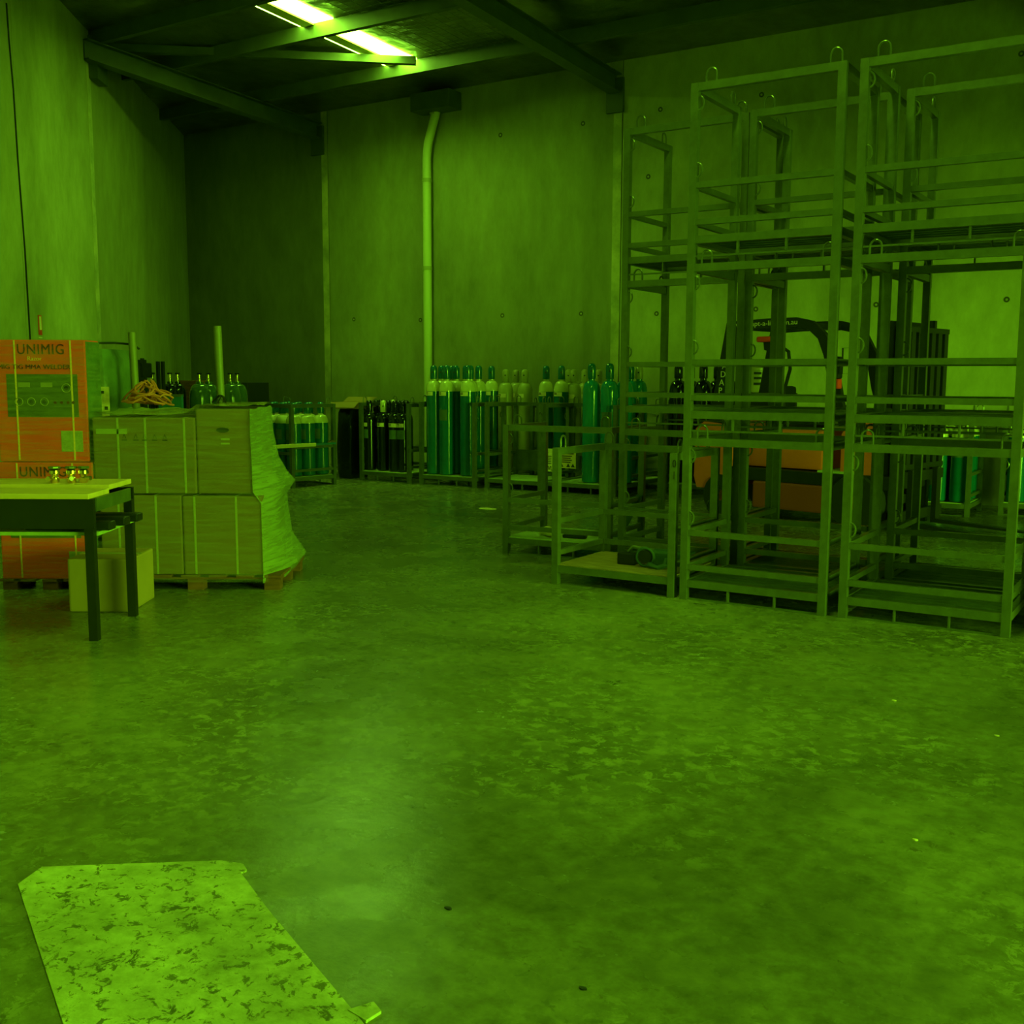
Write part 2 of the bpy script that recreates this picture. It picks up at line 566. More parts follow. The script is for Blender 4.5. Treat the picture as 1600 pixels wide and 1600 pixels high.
for y in (12.67, 10.95, 9.75, 8.1, 6.4, 4.7, 3.0, 1.3, -0.4, -2.1, -3.8, -5.5, -7.2):
    z = roof_z(y)
    prof = [(y - 0.04, z), (y + 0.04, z), (y + 0.04, z - 0.015), (y - 0.025, z - 0.015), (y - 0.025, z - 0.165), (y + 0.04, z - 0.165), (y + 0.04, z - 0.18), (y - 0.04, z - 0.18)]
    o = MB().prism(prof, 'x', wall_left_x(y) + 0.02, DOOR_X).build('purlin', M_beam, roof)
for x in (-12.85, -7.3, -1.8, 3.7):
    y0 = FY if x > wall_left_x(FY) else LC.y + (x - LC.x) * LD.y / LD.x + 0.02
    m = MB()
    for (dx0, dx1, a, b) in [(-0.09, 0.09, -0.19, -0.175), (-0.006, 0.006, -0.42, -0.19), (-0.09, 0.09, -0.435, -0.42)]:
        m.add([(x + dx, y, roof_z(y) + zz) for y in (y0, WY) for dx in (dx0, dx1) for zz in (a, b)],
              [(0, 1, 3, 2), (4, 6, 7, 5), (0, 4, 5, 1), (2, 3, 7, 6), (0, 2, 6, 4), (1, 5, 7, 3)])
    m.build('rafter', M_beam, roof)
    MB().box(x - 0.13, x + 0.13, WY - 0.05, WY, 5.16, 5.62).build('rafter_bracket', M_beam, roof)
# wind brace from the left wall bracket, and the bracket itself
pa, pb = FL(160, 74, 6.0), FL(640, 95, 5.82)
MB().bar(pa, pa + (pb - pa) * 1.02, 0.10, 0.10).build('wind_brace', M_beam, roof)
pa2, pb2 = FL(100, 62, 6.1), FL(400, 4, 5.95)
k = link('rafter_bracket', MB().box(-0.22, 0.22, 0, 0.12, -0.5, 0.05).mesh('rafter_bracket', M_beam), roof)
bx, bz = wall_x(145, 85)
k.matrix_basis = Matrix.Translation(wl.matrix_basis @ Vector((bx, 0, 5.95))) @ Matrix.Rotation(wl.rotation_euler.z, 4, 'Z')
# wire mesh that carries the foil near the skylight
m = MB()
for i in range(46):
    y = 7.6 + i * 0.11
    m.bar((-9.45, y, roof_z(y) - 0.012), (-7.5, y, roof_z(y) - 0.012), 0.006)
for i in range(14):
    x = -9.4 + i * 0.14
    m.bar((x, 7.5, roof_z(7.5) - 0.014), (x, 12.7, roof_z(12.7) - 0.014), 0.006)
mo = m.build('foil_mesh', M_mesh, roof)
mo['kind'] = 'stuff'

# skylight: bright translucent sheet, broad pan and narrow pan with a rib between
win = link('window_1', None)
win.empty_display_size = 0.1
struct(win)


def slab(x0, x1, y0, y1, dz, th):
    return MB().add([(x, y, roof_z(y) + dz - t) for y in (y0, y1) for x in (x0, x1) for t in (0, th)],
                    [(0, 1, 3, 2), (4, 6, 7, 5), (0, 4, 5, 1), (2, 3, 7, 6), (0, 2, 6, 4), (1, 5, 7, 3)])


for y0, y1 in [(9.7, 10.9), (11.0, 12.62)]:
    slab(-10.05, -9.72, y0, y1, 0.0, 0.012).build('skylight_pane', M_sky, win)
    slab(-10.30, -10.24, y0, y1, 0.0, 0.012).build('skylight_pane', M_sky, win)
    slab(-10.24, -10.05, y0, y1, 0.0, 0.03).build('skylight_rib', mat('skylight_fibre', (0.8, 0.75, 0.2), 0.5), win)

# added skylight, unseen in the next roof bay, brightens floor and cages
win2 = link('window_2', None)
win2.empty_display_size = 0.1
struct(win2)
for y0, y1 in [(1.5, 3.0), (3.2, 4.7), (4.9, 6.2)]:
    slab(-2.55, -2.05, y0, y1, 0.0, 0.012).build('skylight_pane', M_sky2, win2)

# downpipe
dp = thing('downpipe', 'pale plastic downpipe with a kink and collars on the back wall', 'pipe')
pts = [AY(u, v, WY - 0.10) for u, v in [(682, 150), (682, 172), (668, 228), (667, 250), (672, 420), (675, 590)]]
pts.append(Vector((pts[-1].x, WY - 0.10, 0.0)))
pts[4].x = pts[5].x = pts[3].x = pts[6].x = pts[3].x
MB().tube([pts[0], pts[1]] + [pts[1].lerp(pts[2], .08), pts[1].lerp(pts[2], .92), pts[2].lerp(pts[3], .5)] + pts[3:], 0.068, 14).build('pipe', M_pvc, dp, True)
for v in (176, 282, 419):
    c = AY(667 + (v - 250) * 0.03 + (14 if v < 200 else 0), v, WY - 0.10)
    x = c.x if v < 200 else pts[3].x
    MB().lathe([(0.076, -0.03), (0.078, 0), (0.076, 0.03)], 14, (x, WY - 0.10, c.z)).build('collar', mat('pvc_collar', (0.4, 0.42, 0.15), 0.5), dp, True)
a, b = AY(652, 148, WY - 0.16), AY(712, 138, WY - 0.16)
MB().box(a.x, b.x, WY - 0.34, WY - 0.012, 5.52, 5.78, 0.01).build('rain_head', M_beam, dp)


# ------------------------------------------------------------------ cages
CW, CD, CH, PW = 1.0, 0.775, 1.102, 0.05
_ring = [(-0.035, 0, 0)] + [(-0.035, 0, 0.05)] + [(0.035 * math.cos(PI - PI * k / 8), 0, 0.05 + 0.038 * math.sin(PI * k / 8)) for k in range(1, 8)] + [(0.035, 0, 0.05), (0.035, 0, 0)]
CM = {}


def cage_mesh(key, fn, m, smooth=False):
    if key not in CM:
        CM[key] = fn().mesh(key[0], m, smooth)
    return CM[key]


def make_cage(label, loc, rz=0.0, group=None, stacked=False, W=CW, D=CD, H=CH, deck='steel', front=True, hooks=True, steel=None, side_rails=(0.245, 0.48), name='cylinder_cage'):
    """origin at the front left corner on the ground; x along the front, y to the back. front rails and top bar optional, back open unless front is"""
    steel = steel or M_galv
    t = thing(name, label, 'cage', loc, rz, group)
    K = (W, D, H, stacked, steel.name)
    foot = -0.042 if stacked else 0.0

    def part(nm, key, fn, m=steel, at=(0, 0, 0), rot=(0, 0, 0), smooth=False, label=None):
        o = link(nm, cage_mesh((nm,) + K + key, fn, m, smooth), t, label)
        o.location = at
        o.rotation_euler = rot
        return o
    h = PW
    for x in (0, W - h):
        for y in (0, D - h):
            part('post', ('p',), lambda: MB().box(0, h, 0, h, foot, H), at=(x, y, 0))
    bx = lambda: MB().box(h, W - h, 0.004, h - 0.004, 0, h)
    by = lambda: MB().box(0.004, h - 0.004, h, D - h, 0, h)
    ends = [0] if front else [D - h]
    part('base_beam', ('x',), bx, at=(0, 0, 0.088))
    part('base_beam', ('x',), bx, at=(0, D - h, 0.088))
    for x in (0, W - h):
        part('base_beam', ('y',), by, at=(x, 0, 0.088))
        part('top_beam', ('y',), by, at=(x, 0, H - h))
        for z in side_rails:
            part('side_rail', ('y',), lambda: MB().box(0.008, h - 0.008, h, D - h, 0, 0.036), at=(x, 0, z - 0.036))
    for y in ends:
        part('top_beam', ('x',), bx, at=(0, y, H - h))
        for z in (0.245, 0.48):
            part('front_rail' if front else 'back_rail', ('r',), lambda: MB().box(h, W - h, 0.006, h - 0.006, 0, 0.038), at=(0, y, z - 0.038))
    for y in (0.02, D - 0.03) if deck != 'ply' else ():
        part('floor_runner', ('f',), lambda: MB().box(h, W - h, 0, 0.012, 0.001, 0.013), at=(0, y, 0))
        for x in (W * 0.34, W * 0.66):
            part('fork_guide', ('g',), lambda: MB().box(-0.005, 0.005, 0, 0.03, 0.013, 0.088), at=(x, y - 0.01, 0))
    if deck == 'steel':
        n, dm = 6, M_deck
        pw = (D - 0.12) / n
        for i in range(n):
            part('deck_plank', ('d',), lambda: MB().box(h + 0.004, W - h - 0.004, 0, pw - 0.018, 0.118, 0.132), m=dm, at=(0, 0.06 + i * pw, 0))
    else:
        part('deck_board', ('b', deck), lambda: MB().box(h * 0.6, W - h * 0.6, h * .6, D - h * .6, 0.125, 0.145), m={'ply': M_ply, 'pale': M_deckpale}[deck])
    if hooks:
        rg = lambda: MB().tube(_ring, 0.007, 6)
        for x, y, r in [(0.13, ends[0] + h / 2, 0), (W - 0.07, ends[0] + h / 2, 0), (h / 2, (D - 0.11) if front else 0.11, PI / 2), (W - h / 2, (D - 0.11) if front else 0.11, PI / 2)]:
            part('lifting_ring', ('lr',), rg, at=(x, y, H - 0.002), rot=(0, 0, r), smooth=True)
        for z in (0.56, 0.98):
            part('chain_hook', ('ch',), lambda: MB().tube([(0.034 * math.sin(k * PI / 8), 0, -0.045 * math.cos(k * PI / 8)) for k in range(9)], 0.006, 6), at=(h - 0.002, h / 2, z), smooth=True)
    return t


XA, YA, XB, XE, YE, XC, XG, XH = -2.991, 6.778, -1.914, -2.917, 7.65, -3.942, -4.009, -5.107
lev = ['lowest', 'middle', 'topmost']
for x, y, who in [(XA, YA, 'empty steel cage of the front stack beside the low numbered cage'), (XB, YA + 0.02, 'empty steel cage of the front stack at the right edge'),
                  (XC, YE + 0.05, 'empty steel cage of the rear stack beside the wall joint'), (XE, YE, 'empty steel cage of the rear stack behind the front left stack'),
                  (XE + 1.075, YE, 'empty steel cage of the rear stack behind the right edge stack')]:
    for i, z in enumerate((0, 1.144, 2.288)):
        make_cage(lev[i] + ' ' + who, (x, y, z), 0, 'empty cages stacked three high', stacked=i > 0)
gcage = make_cage('low open fronted steel cage with a brown plywood deck and numbered post', (XG + 0.975, YA + CD, 0), PI, None, W=0.975, H=0.995, deck='ply', front=True)
text('0', 0.075, M_ink, gcage, (0.035 - 0.02 + 0.0, CD + 0.002, 0.9), (PI / 2, 0, PI), sx=0.8, align='CENTER')
text('1', 0.075, M_ink, gcage, (0.035 - 0.02 + 0.0, CD + 0.002, 0.82), (PI / 2, 0, PI), sx=0.8, align='CENTER')
make_cage('low steel cage with a pale deck and gloves left of the stacks', (XH + 0.04, YE + 0.09, 0), 0.085, None, deck='pale')


# ------------------------------------------------------------------ gas cylinders
def arc_patch(r, a0, a1, z0, z1, n=6):
    m = MB()
    r0 = m.ring([(r * math.cos(a0 + (a1 - a0) * k / n), r * math.sin(a0 + (a1 - a0) * k / n), z0) for k in range(n + 1)])
    r1 = m.ring([(r * math.cos(a0 + (a1 - a0) * k / n), r * math.sin(a0 + (a1 - a0) * k / n), z1) for k in range(n + 1)])
    m.skin(r0, r1, False)
    return m


def cyl_proto(name, R, body_h, neck_h, cap_h, mb, ms, mc, label_z=None, decal=None, label=''):
    """body with rounded foot, domed shoulder, neck ring, guard cap, paper label; total height body_h + neck_h + cap_h"""
    t = thing(name, label, 'gas cylinder')
    MB().lathe([(R * .8, 0), (R * .97, 0.012), (R, 0.035), (R, body_h)], 22).build('body', mb, t, True)
    MB().lathe([(R, body_h)] + [(R * (0.34 + 0.66 * math.cos(a) ** 0.8), body_h + neck_h * 0.86 * math.sin(a)) for a in [PI / 2 * k / 7 for k in range(1, 7)]] + [(R * .36, body_h + neck_h * 0.88), (R * .36, body_h + neck_h)], 22).build('shoulder', ms, t, True)
    zc = body_h + neck_h
    rc = R * 0.47
    if cap_h > 0.1:
        MB().lathe([(rc * .95, 0), (rc, 0.01), (rc, cap_h * .7), (rc * .93, cap_h * .84), (rc * .7, cap_h * .95), (rc * .3, cap_h)], 16, (0, 0, zc)).build('guard_cap', mc, t, True)
        o = MB().lathe([(0.011, 0), (0.011, 0.004)], 8).build('cap_port', M_ink, t)
        o.location = (rc * 0.35, -rc * .95, zc + cap_h * .5)
        o.rotation_euler = (PI / 2, 0, 0.35)
    else:
        MB().lathe([(0.02, 0), (0.022, 0.03), (0.014, 0.035), (0.014, cap_h)], 10, (0, 0, zc)).build('valve', M_brass, t, True)
        MB().lathe([(0.03, 0), (0.033, 0.008), (0.03, 0.02)], 10, (0, 0, zc + cap_h - 0.01)).build('handwheel', M_rubber, t, True)
    if label_z:
        arc_patch(R + 0.0015, -2.35, -1.05, label_z, label_z + 0.055).build('paper_label', M_label, t)
        for k in range(2):
            arc_patch(R + 0.0025, -2.25, -1.75, label_z + 0.018 + 0.018 * k, label_z + 0.027 + 0.018 * k, 3).build('label_print', M_ink, t)
    if decal:
        arc_patch(R + 0.0015, -2.2, -0.9, decal[0], decal[1]).build('faded_decal', M_decal, t)
    return t


PROTO = {}
PROTO['tall'] = cyl_proto('gas_cylinder', 0.106, 1.16, 0.17, 0.19, M_green, M_shoulder, M_green, 1.10)
PROTO['talld'] = cyl_proto('gas_cylinder', 0.106, 1.16, 0.17, 0.19, M_green, M_shoulder, M_green, 1.10, (0.76, 0.91))
PROTO['allgreen'] = cyl_proto('gas_cylinder', 0.115, 1.17, 0.17, 0.20, M_green2, M_green2, M_green, None)
PROTO['allgreend'] = cyl_proto('gas_cylinder', 0.115, 1.17, 0.17, 0.20, M_green2, M_green2, M_green, None, (0.72, 0.92))
PROTO['cream'] = cyl_proto('gas_cylinder', 0.108, 1.13, 0.17, 0.17, M_cream, M_cream, M_cream, 1.07)
PROTO['bigblack'] = cyl_proto('gas_cylinder', 0.118, 1.16, 0.19, 0.18, M_black, M_black, M_black, 1.10)
PROTO['blackgreen'] = cyl_proto('gas_cylinder', 0.112, 1.16, 0.18, 0.17, M_green2, M_green2, M_cream, 1.06, (0.8, 1.08))
PROTO['short'] = cyl_proto('gas_cylinder', 0.105, 0.72, 0.13, 0.155, M_green, M_shoulder, M_green, None, (0.5, 0.64))
PROTO['shortblack'] = cyl_proto('gas_cylinder', 0.098, 0.72, 0.13, 0.17, M_black, M_black, M_black, 0.64, (0.47, 0.60))
PROTO['shortblackc'] = cyl_proto('gas_cylinder', 0.098, 0.72, 0.13, 0.17, M_black, M_black, M_shoulder, 0.64)
PROTO['olive'] = cyl_proto('gas_cylinder', 0.13, 1.08, 0.19, 0.09, M_olive, M_olive, M_olive, None)
PROTO['darkvalve'] = cyl_proto('gas_cylinder', 0.10, 1.10, 0.18, 0.09, M_black, M_black, M_black, None)
USED = set()


def put(kind, loc, label, group, rz=0.0):
    pr = PROTO[kind]
    o = copy_tree(pr) if kind in USED else pr
    USED.add(kind)
    o.location = loc
    o.rotation_euler = (0, 0, rz)
    tag(o, label, 'gas cylinder', group)
    return o


DK = 0.146                                       # top of a cage deck
# rotated green cage at the left end of the row
ang = math.radians(-8)
L1r = FL(457, 763)
e1 = Vector((math.cos(ang), math.sin(ang), 0))
e2 = Vector((-math.sin(ang), math.cos(ang), 0))
L1o = L1r - e1 * 1.0
make_cage('turned cage full of short green cylinders behind the wrapped cartons', L1o, ang, None, deck='pale', side_rails=(0.245, 0.56), H=1.13)
ROWS = ['front', 'middle', 'back']
NTH = ['first', 'second', 'third', 'fourth', 'fifth', 'sixth', 'seventh', 'eighth', 'ninth', 'tenth', 'eleventh']
for iy in range(3):
    for ix in range(4):
        p = L1o + e1 * (0.86 - ix * 0.235) + e2 * (0.15 + iy * 0.235) + Vector((0, 0, DK))
        put('short', p, '%s short green cylinder from the right in the %s row of the turned cage' % (NTH[ix], ROWS[iy]), 'short green cylinders in the turned cage', ang + random.uniform(-.5, .5))
o = thing('load_strap', 'pale padded strap across the side of the turned cage', 'strap', L1r, ang)
MB().box(0.004, 0.03, -0.32, 0.40, 0.55, 0.60, 0.008).build('padding', M_glove, o)
MB().box(0.004, 0.016, 0.40, 0.76, 0.565, 0.59).build('webbing', M_teal, o)
MB().tube([(0.025, 0.60, 0.60), (0.04, 0.66, 0.62), (0.03, 0.72, 0.60)], 0.012, 6).build('ratchet', M_brass, o, True)

# black bag of film with flattened carton on top
bp = AY(538, 690, 12.25)
bag = MB()
prof = []
n = 24
for z, s in [(0.03, .9), (0.12, 1.0), (0.5, 1.02), (0.85, 1.0), (1.0, .93), (1.06, .8)]:
    prof.append(bag.ring([(bp.x + s * 0.145 * math.copysign(abs(math.cos(2 * PI * k / n)) ** .5, math.cos(2 * PI * k / n)) + random.uniform(-.012, .012),
                           bp.y + 0.20 + s * 0.24 * math.copysign(abs(math.sin(2 * PI * k / n)) ** .5, math.sin(2 * PI * k / n)) + random.uniform(-.012, .012), z - 0.03) for k in range(n)]))
for a, b in zip(prof, prof[1:]):
    bag.skin(a, b)
bag.f += [tuple(reversed(prof[0])), tuple(prof[-1])]
tag(bag.build('film_bundle', M_bag, None, True), 'bundle in glossy black film between two cages under an open carton', 'bundle')
o = thing('open_carton', 'flat open cardboard carton lying on the black film bundle', 'carton', (bp.x, bp.y + 0.16, 1.032), 0.3)
MB().box(-0.2, 0.2, -0.22, 0.22, 0, 0.09).build('tray', M_card2, o)
for sx_, lx, ly in [((0.0, 0.16, 0.33), 0, -0.22), ((0.0, 0.14, 0.33), 0, 0.22)]:
    s_ = -1 if ly < 0 else 1
    MB().add([(-.22, ly, .09), (.22, ly, .09), (.24, ly + s_ * .22, .02 if s_ < 0 else .16), (-.24, ly + s_ * .22, .02 if s_ < 0 else .16),
              (-.22, ly, .096), (.22, ly, .096), (.24, ly + s_ * .22, .026 if s_ < 0 else .166), (-.24, ly + s_ * .22, .026 if s_ < 0 else .166)],
             [(3, 2, 1, 0), (4, 5, 6, 7), (0, 1, 5, 4), (1, 2, 6, 5), (2, 3, 7, 6), (3, 0, 4, 7)]).build('flap', M_card2, o)
for s_ in (-1, 1):
    MB().add([(s_ * .22, -.22, .09), (s_ * .22, .22, .09), (s_ * .42, .2, .03), (s_ * .42, -.2, .03), (s_ * .22, -.22, .096), (s_ * .22, .22, .096), (s_ * .42, .2, .036), (s_ * .42, -.2, .036)],
             [(3, 2, 1, 0), (4, 5, 6, 7), (0, 1, 5, 4), (1, 2, 6, 5), (2, 3, 7, 6), (3, 0, 4, 7)]).build('flap', M_card2, o)

# row along the back wall
FR = 12.12


def rowcage(label, px_l, px_r, y, front=False, **kw):
    a, b = AY(px_l, 752, y), AY(px_r, 752, y)
    W = b.x - a.x
    if front:
        return make_cage(label, (a.x, y, 0), 0, None, W=W, deck=kw.pop('deck', 'pale'), **kw), a.x, b.x
    return make_cage(label, (b.x, y + CD, 0), PI, None, W=W, deck=kw.pop('deck', 'pale'), **kw), a.x, b.x


def at_row(px, y):
    p = AY(px, 640, y)
    return Vector((p.x, y, DK))


rowcage('open fronted cage of short black cylinders next to the film bundle', 562, 640, FR, H=1.13)
BN = [-1, -1, -1]
for px, y, k in [(577, FR + .16, 'shortblack'), (599, FR + .2, 'shortblackc'), (617, FR + .17, 'shortblack'), (629, FR + .19, 'shortblack'), (588, FR + .42, 'shortblack'),
                 (607, FR + .40, 'shortblack'), (623, FR + .42, 'shortblack'), (635, FR + .44, 'shortblack'), (595, FR + .64, 'shortblack'), (614, FR + .64, 'shortblackc'), (631, FR + .65, 'shortblack')]:
    r_ = 0 if y < FR + .3 else 1 if y < FR + .5 else 2
    BN[r_] += 1
    put(k, at_row(px, y), '%s capped short black cylinder, %s from left, %s row beside the film bundle' % ('pale' if k.endswith('c') else 'black', NTH[BN[r_]], ROWS[r_]),
        'short black cylinders with %s caps' % ('pale' if k.endswith('c') else 'black'), random.uniform(-.3, .3))
rowcage('open fronted cage of tall green cylinders below the downpipe', 655, 742, FR + .02, H=1.16)
for px, y in [(678, FR + .17), (698, FR + .17), (731, FR + .18)]:
    k = 'talld' if px == 698 else 'tall'
    put(k, at_row(px, y), {678: 'tall green cylinder at the left front of the cage below the downpipe', 698: 'tall green cylinder with a faded square decal below the downpipe',
                           731: 'tall green cylinder at the right front of the cage below the downpipe'}[px], 'tall green cylinders below the downpipe', random.uniform(-.2, .2))
for i, (px, y) in enumerate([(690, FR + .42), (713, FR + .38), (735, FR + .43), (706, FR + .63), (728, FR + .64), (748, FR + .62)]):
    put('tall', at_row(px, y), '%s tall green cylinder from the left in the %s row below the downpipe' % (NTH[i % 3], 'middle' if i < 3 else 'back'), 'tall green cylinders in the rear rows', random.uniform(-.3, .3))
c4, x0, x1 = rowcage('empty open fronted cage with a steel plate between tall cylinders', 757, 845, FR + .06, H=1.16)
o = MB().box(x0 + 0.06, x0 + 0.52, FR + .76, FR + .775, 0.22, 0.50).build('steel_plate', M_galv2)
o.parent = c4
o.matrix_parent_inverse = (Matrix.Translation(c4.location) @ Matrix.Rotation(PI, 4, 'Z')).inverted()
c5, x0, x1 = rowcage('open fronted cage holding two bright green cylinders and warning signs', 848, 962, FR + .12, H=1.16)
for px, y, k, lb in [(924, FR + .32, 'allgreen', 'plain bright green cylinder standing left of the decal one'), (952, FR + .33, 'allgreend', 'bright green cylinder with a faded decal beside its plain twin'),
                     (975, FR + .5, 'allgreen', 'plain bright green cylinder half hidden by the rear stack post')]:
    put(k, at_row(px, y), lb, 'bright green cylinders', 0.1)
# signs hanging on the cage
p = AY(856, 730, FR + .10)
o = thing('warning_sign', 'white warning sign with large characters hung on the cage post', 'sign', (p.x, FR + .10, 0.43))
MB().box(-0.075, 0.075, 0, 0.004, -0.15, 0.15).build('sign_board', M_label, o)
text('2WL', 0.085, M_ink, o, (-0.065, -0.001, -0.135), (PI / 2, 0, 0), sx=0.8)
text('4', 0.08, M_ink, o, (-0.03, -0.001, 0.075), (PI / 2, 0, 0))
for i in range(5):
    MB().box(-0.02, 0.055, -0.002, 0, 0.045 - i * .024, 0.055 - i * .024).build('print_line', M_ink, o)
MB().add([(-.06, -.001, .09), (-.035, -.001, .09), (-.0475, -.001, .125)], [(0, 1, 2)]).build('warning_triangle', M_ink, o)
p = AY(886, 727, FR + .11)
o = thing('hazard_sign', 'yellow hazard sign with black print and triangles on the cage', 'sign', (p.x, FR + .105, 0.455))
MB().box(-0.13, 0.13, 0, 0.004, -0.12, 0.12).build('sign_board', mat('sign_yellow', (0.7, 0.5, 0.12), 0.6), o)
for i in range(4):
    MB().box(-0.075, 0.075 - 0.02 * (i % 2), -0.002, 0, 0.03 - i * .026, 0.043 - i * .026).build('print_line', M_ink, o)
MB().box(-0.07, 0.10, -0.002, 0, 0.062, 0.10).build('red_heading', M_inkred, o)
for x in (-0.08, 0.02, 0.09):
    MB().add([(x - .03, -.001, -.105), (x + .03, -.001, -.105), (x, -.001, -.055)], [(0, 1, 2)]).build('warning_triangle', M_ink, o)
# second row
RY = 13.15
for pl_, pr_, lb in [(750, 832, 'cage of cream cylinders against the back wall behind the empty cage'), (837, 914, 'cage against the back wall behind the warning signs'), (919, 1002, 'cage against the back wall left of the pale wall joint')]:
    rowcage(lb, pl_, pr_, RY - 0.12, H=1.13)
for px, y, k, lb, g in [(768, RY, 'tall', 'tall green cylinder standing left of the cream ones', 'rear green cylinders'),
                        (790, RY + .05, 'cream', 'cream cylinder in the rear row next to a green one', 'cream cylinders left'), (806, RY + .4, 'cream', 'cream cylinder at the back between two others', 'cream cylinders left'),
                        (820, RY + .04, 'cream', 'cream cylinder at the right end of the rear three', 'cream cylinders left'),
                        (853, RY - .04, 'tall', 'tall green cylinder with pale shoulder above the white sign', 'rear green cylinders'), (877, RY - .06, 'tall', 'tall green cylinder with pale shoulder above the yellow sign', 'rear green cylinders'),
                        (896, RY + .06, 'cream', 'cream cylinder partly behind the bright green pair', 'cream cylinders right'), (888, RY + .4, 'cream', 'cream cylinder far back behind the pale shouldered pair', 'cream cylinders right'),
                        (913, RY + .38, 'cream', 'cream cylinder far back at the left of the bright green pair', 'cream cylinders right'), (935, RY + .36, 'cream', 'cream cylinder far back between the bright green pair', 'cream cylinders right'),
                        (984, RY - .1, 'allgreen', 'plain bright green cylinder behind the rear stack at the wall joint', 'green cylinders behind the stack'),
                        (998, RY, 'blackgreen', 'green cylinder with a cream cap behind the rear stack', 'green cylinders behind the stack')]:
    put(k, at_row(px, y), lb, g, random.uniform(-.15, .15))
rowcage('cage of black cylinders behind the forklift', 1036, 1150, RY - 0.2, H=1.16, steel=M_galv2)
for i, (px, y) in enumerate([(1059, RY), (1098, RY), (1139, RY), (1078, RY + .3), (1120, RY + .3)]):
    put('bigblack', at_row(px, y), '%s large black cylinder from the left in the %s row behind the forklift' % (NTH[i % 3], 'front' if i < 3 else 'back'), 'large black cylinders behind the forklift', random.uniform(-.15, .15))
# bucket on a dark locker
o = thing('steel_locker', 'dark low steel locker behind the forklift under the bucket', 'locker', (at_row(1187, 13.3).x + 0.1, 13.3, 0))
MB().box(-0.3, 0.3, -0.25, 0.25, 0, 1.32, 0.01).build('locker_body', M_dark, o)
for s_ in (-1, 1):
    d_ = MB().box(-0.14, 0.14, -0.012, 0, 0.05, 1.27, 0.004).build('locker_door', M_dark, o)
    d_.location = (s_ * 0.148, -0.25, 0)
    MB().box(-0.008, 0.008, -0.02, -0.012, 0.6, 0.75).build('handle', M_galv, d_).location = (-s_ * 0.11, 0, 0)
o = thing('plastic_bucket', 'cream plastic bucket with dark print standing behind the forklift', 'bucket', (*at_row(1181, 13.2).xy, 1.32))
MB().lathe([(0.10, 0), (0.115, 0.01), (0.135, 0.28), (0.145, 0.285), (0.145, 0.31), (0.13, 0.315)], 20).build('bucket_body', M_cream, o, True)
MB().lathe([(0.142, 0.316), (0.14, 0.33), (0.12, 0.332)], 20).build('lid', M_cream, o, True)
for zz in (0.10, 0.17, 0.23):
    arc_patch(0.134, -1.5, -0.8, zz, zz + 0.03).build('bucket_print', M_ink, o)

# right rear cages with short green cylinders
for (pr, y, lb, g) in [((-3.18, 12.65), 0, 'cage of short green cylinders behind the forklift mast', 'short green cylinders behind the mast'), ((-1.95, 13.05), 0, 'cage of short green cylinders at the right edge', 'short green cylinders at the right edge')]:
    make_cage(lb, (pr[0], pr[1], 0), 0, None, deck='pale', front=False, H=1.13)
    for iy in range(3):
        for ix in range(4):
            put('short', (pr[0] + .15 + ix * .235, pr[1] + .15 + iy * .235, DK), '%s short green cylinder from left, %s row of cage %s' % (NTH[ix], ROWS[iy], lb.split(' of short green cylinders ')[1]), g, random.uniform(-.5, .5))

# cylinders behind the wrapped cartons
for px, y, k, lb, g in [(313, 9.6, 'olive', 'fat olive cylinder behind the cartons left of the tube', 'olive cylinders'), (327, 9.85, 'olive', 'fat olive cylinder just behind the tall tube', 'olive cylinders'),
                        (361, 9.9, 'olive', 'fat olive cylinder behind the cartons right of the tube', 'olive cylinders'), (372, 10.15, 'olive', 'fat olive cylinder at the right end of the four', 'olive cylinders'),
                        (267, 9.3, 'darkvalve', 'dark cylinder standing left of its twin in the teal tray', 'dark cylinders'), (279, 9.4, 'darkvalve', 'dark cylinder standing right of its twin in the teal tray', 'dark cylinders'),
                        (229, 9.0, 'darkvalve', 'dark cylinder beside the left tube in front of the rack', 'dark cylinders'), (240, 9.2, 'darkvalve', 'dark cylinder right of the left tube', 'dark cylinders')]:
    q = AY(px, 640, y)
    hgt = {'olive': 1.36, 'darkvalve': 1.37}[k]
    dep = (q - Vector((0, 0, EYE))).dot(CF)
    ztop = EYE - (586 - 590) * dep / F_PX
    sc_ = ztop / hgt
    o = put(k, (q.x, y, 0), lb, g)
    o.scale = (1.0, 1.0, sc_)
q0, q1 = AY(246, 640, 8.9), AY(289, 640, 9.1)
o = thing('bottle_tray', 'teal steel tray rail around the dark cylinders behind the cartons', 'tray', ((q0.x + q1.x) / 2, 9.0, 0), 0.25)
W_ = (q1 - q0).length / 2
MB().box(-W_, W_, -0.02, 0.02, 0.95, 1.27).build('tray_side', M_teal, o)
MB().box(-W_, W_, -0.03, 0.03, 1.25, 1.28).build('tray_rim', M_galv, o)
for s_ in (-1, 1):
    MB().box(s_ * W_ - 0.02, s_ * W_ + 0.02, -0.02, 0.02, 0, 0.95).build('leg', M_teal, o)
qa = AY(193, 640, 8.7)
o = thing('gas_rack', 'dark steel rack with hoses standing behind the left tube', 'rack', (qa.x, 8.7, 0), 0.1)
for x in (0, 0.26, 0.34):
    for y in (0, 0.3):
        MB().box(x, x + 0.035, y, y + 0.035, 0, 1.72 - 0.04 * (x > 0.2)).build('rack_post', M_dark, o)
for z in (0.5, 1.1, 1.45, 1.66):
    MB().box(0, 0.38, 0.0, 0.03, z, z + 0.035).build('rack_bar', M_dark, o)
MB().box(0.03, 0.25, 0.04, 0.25, 1.48, 1.66, 0.02).build('regulator_box', M_dark, o)
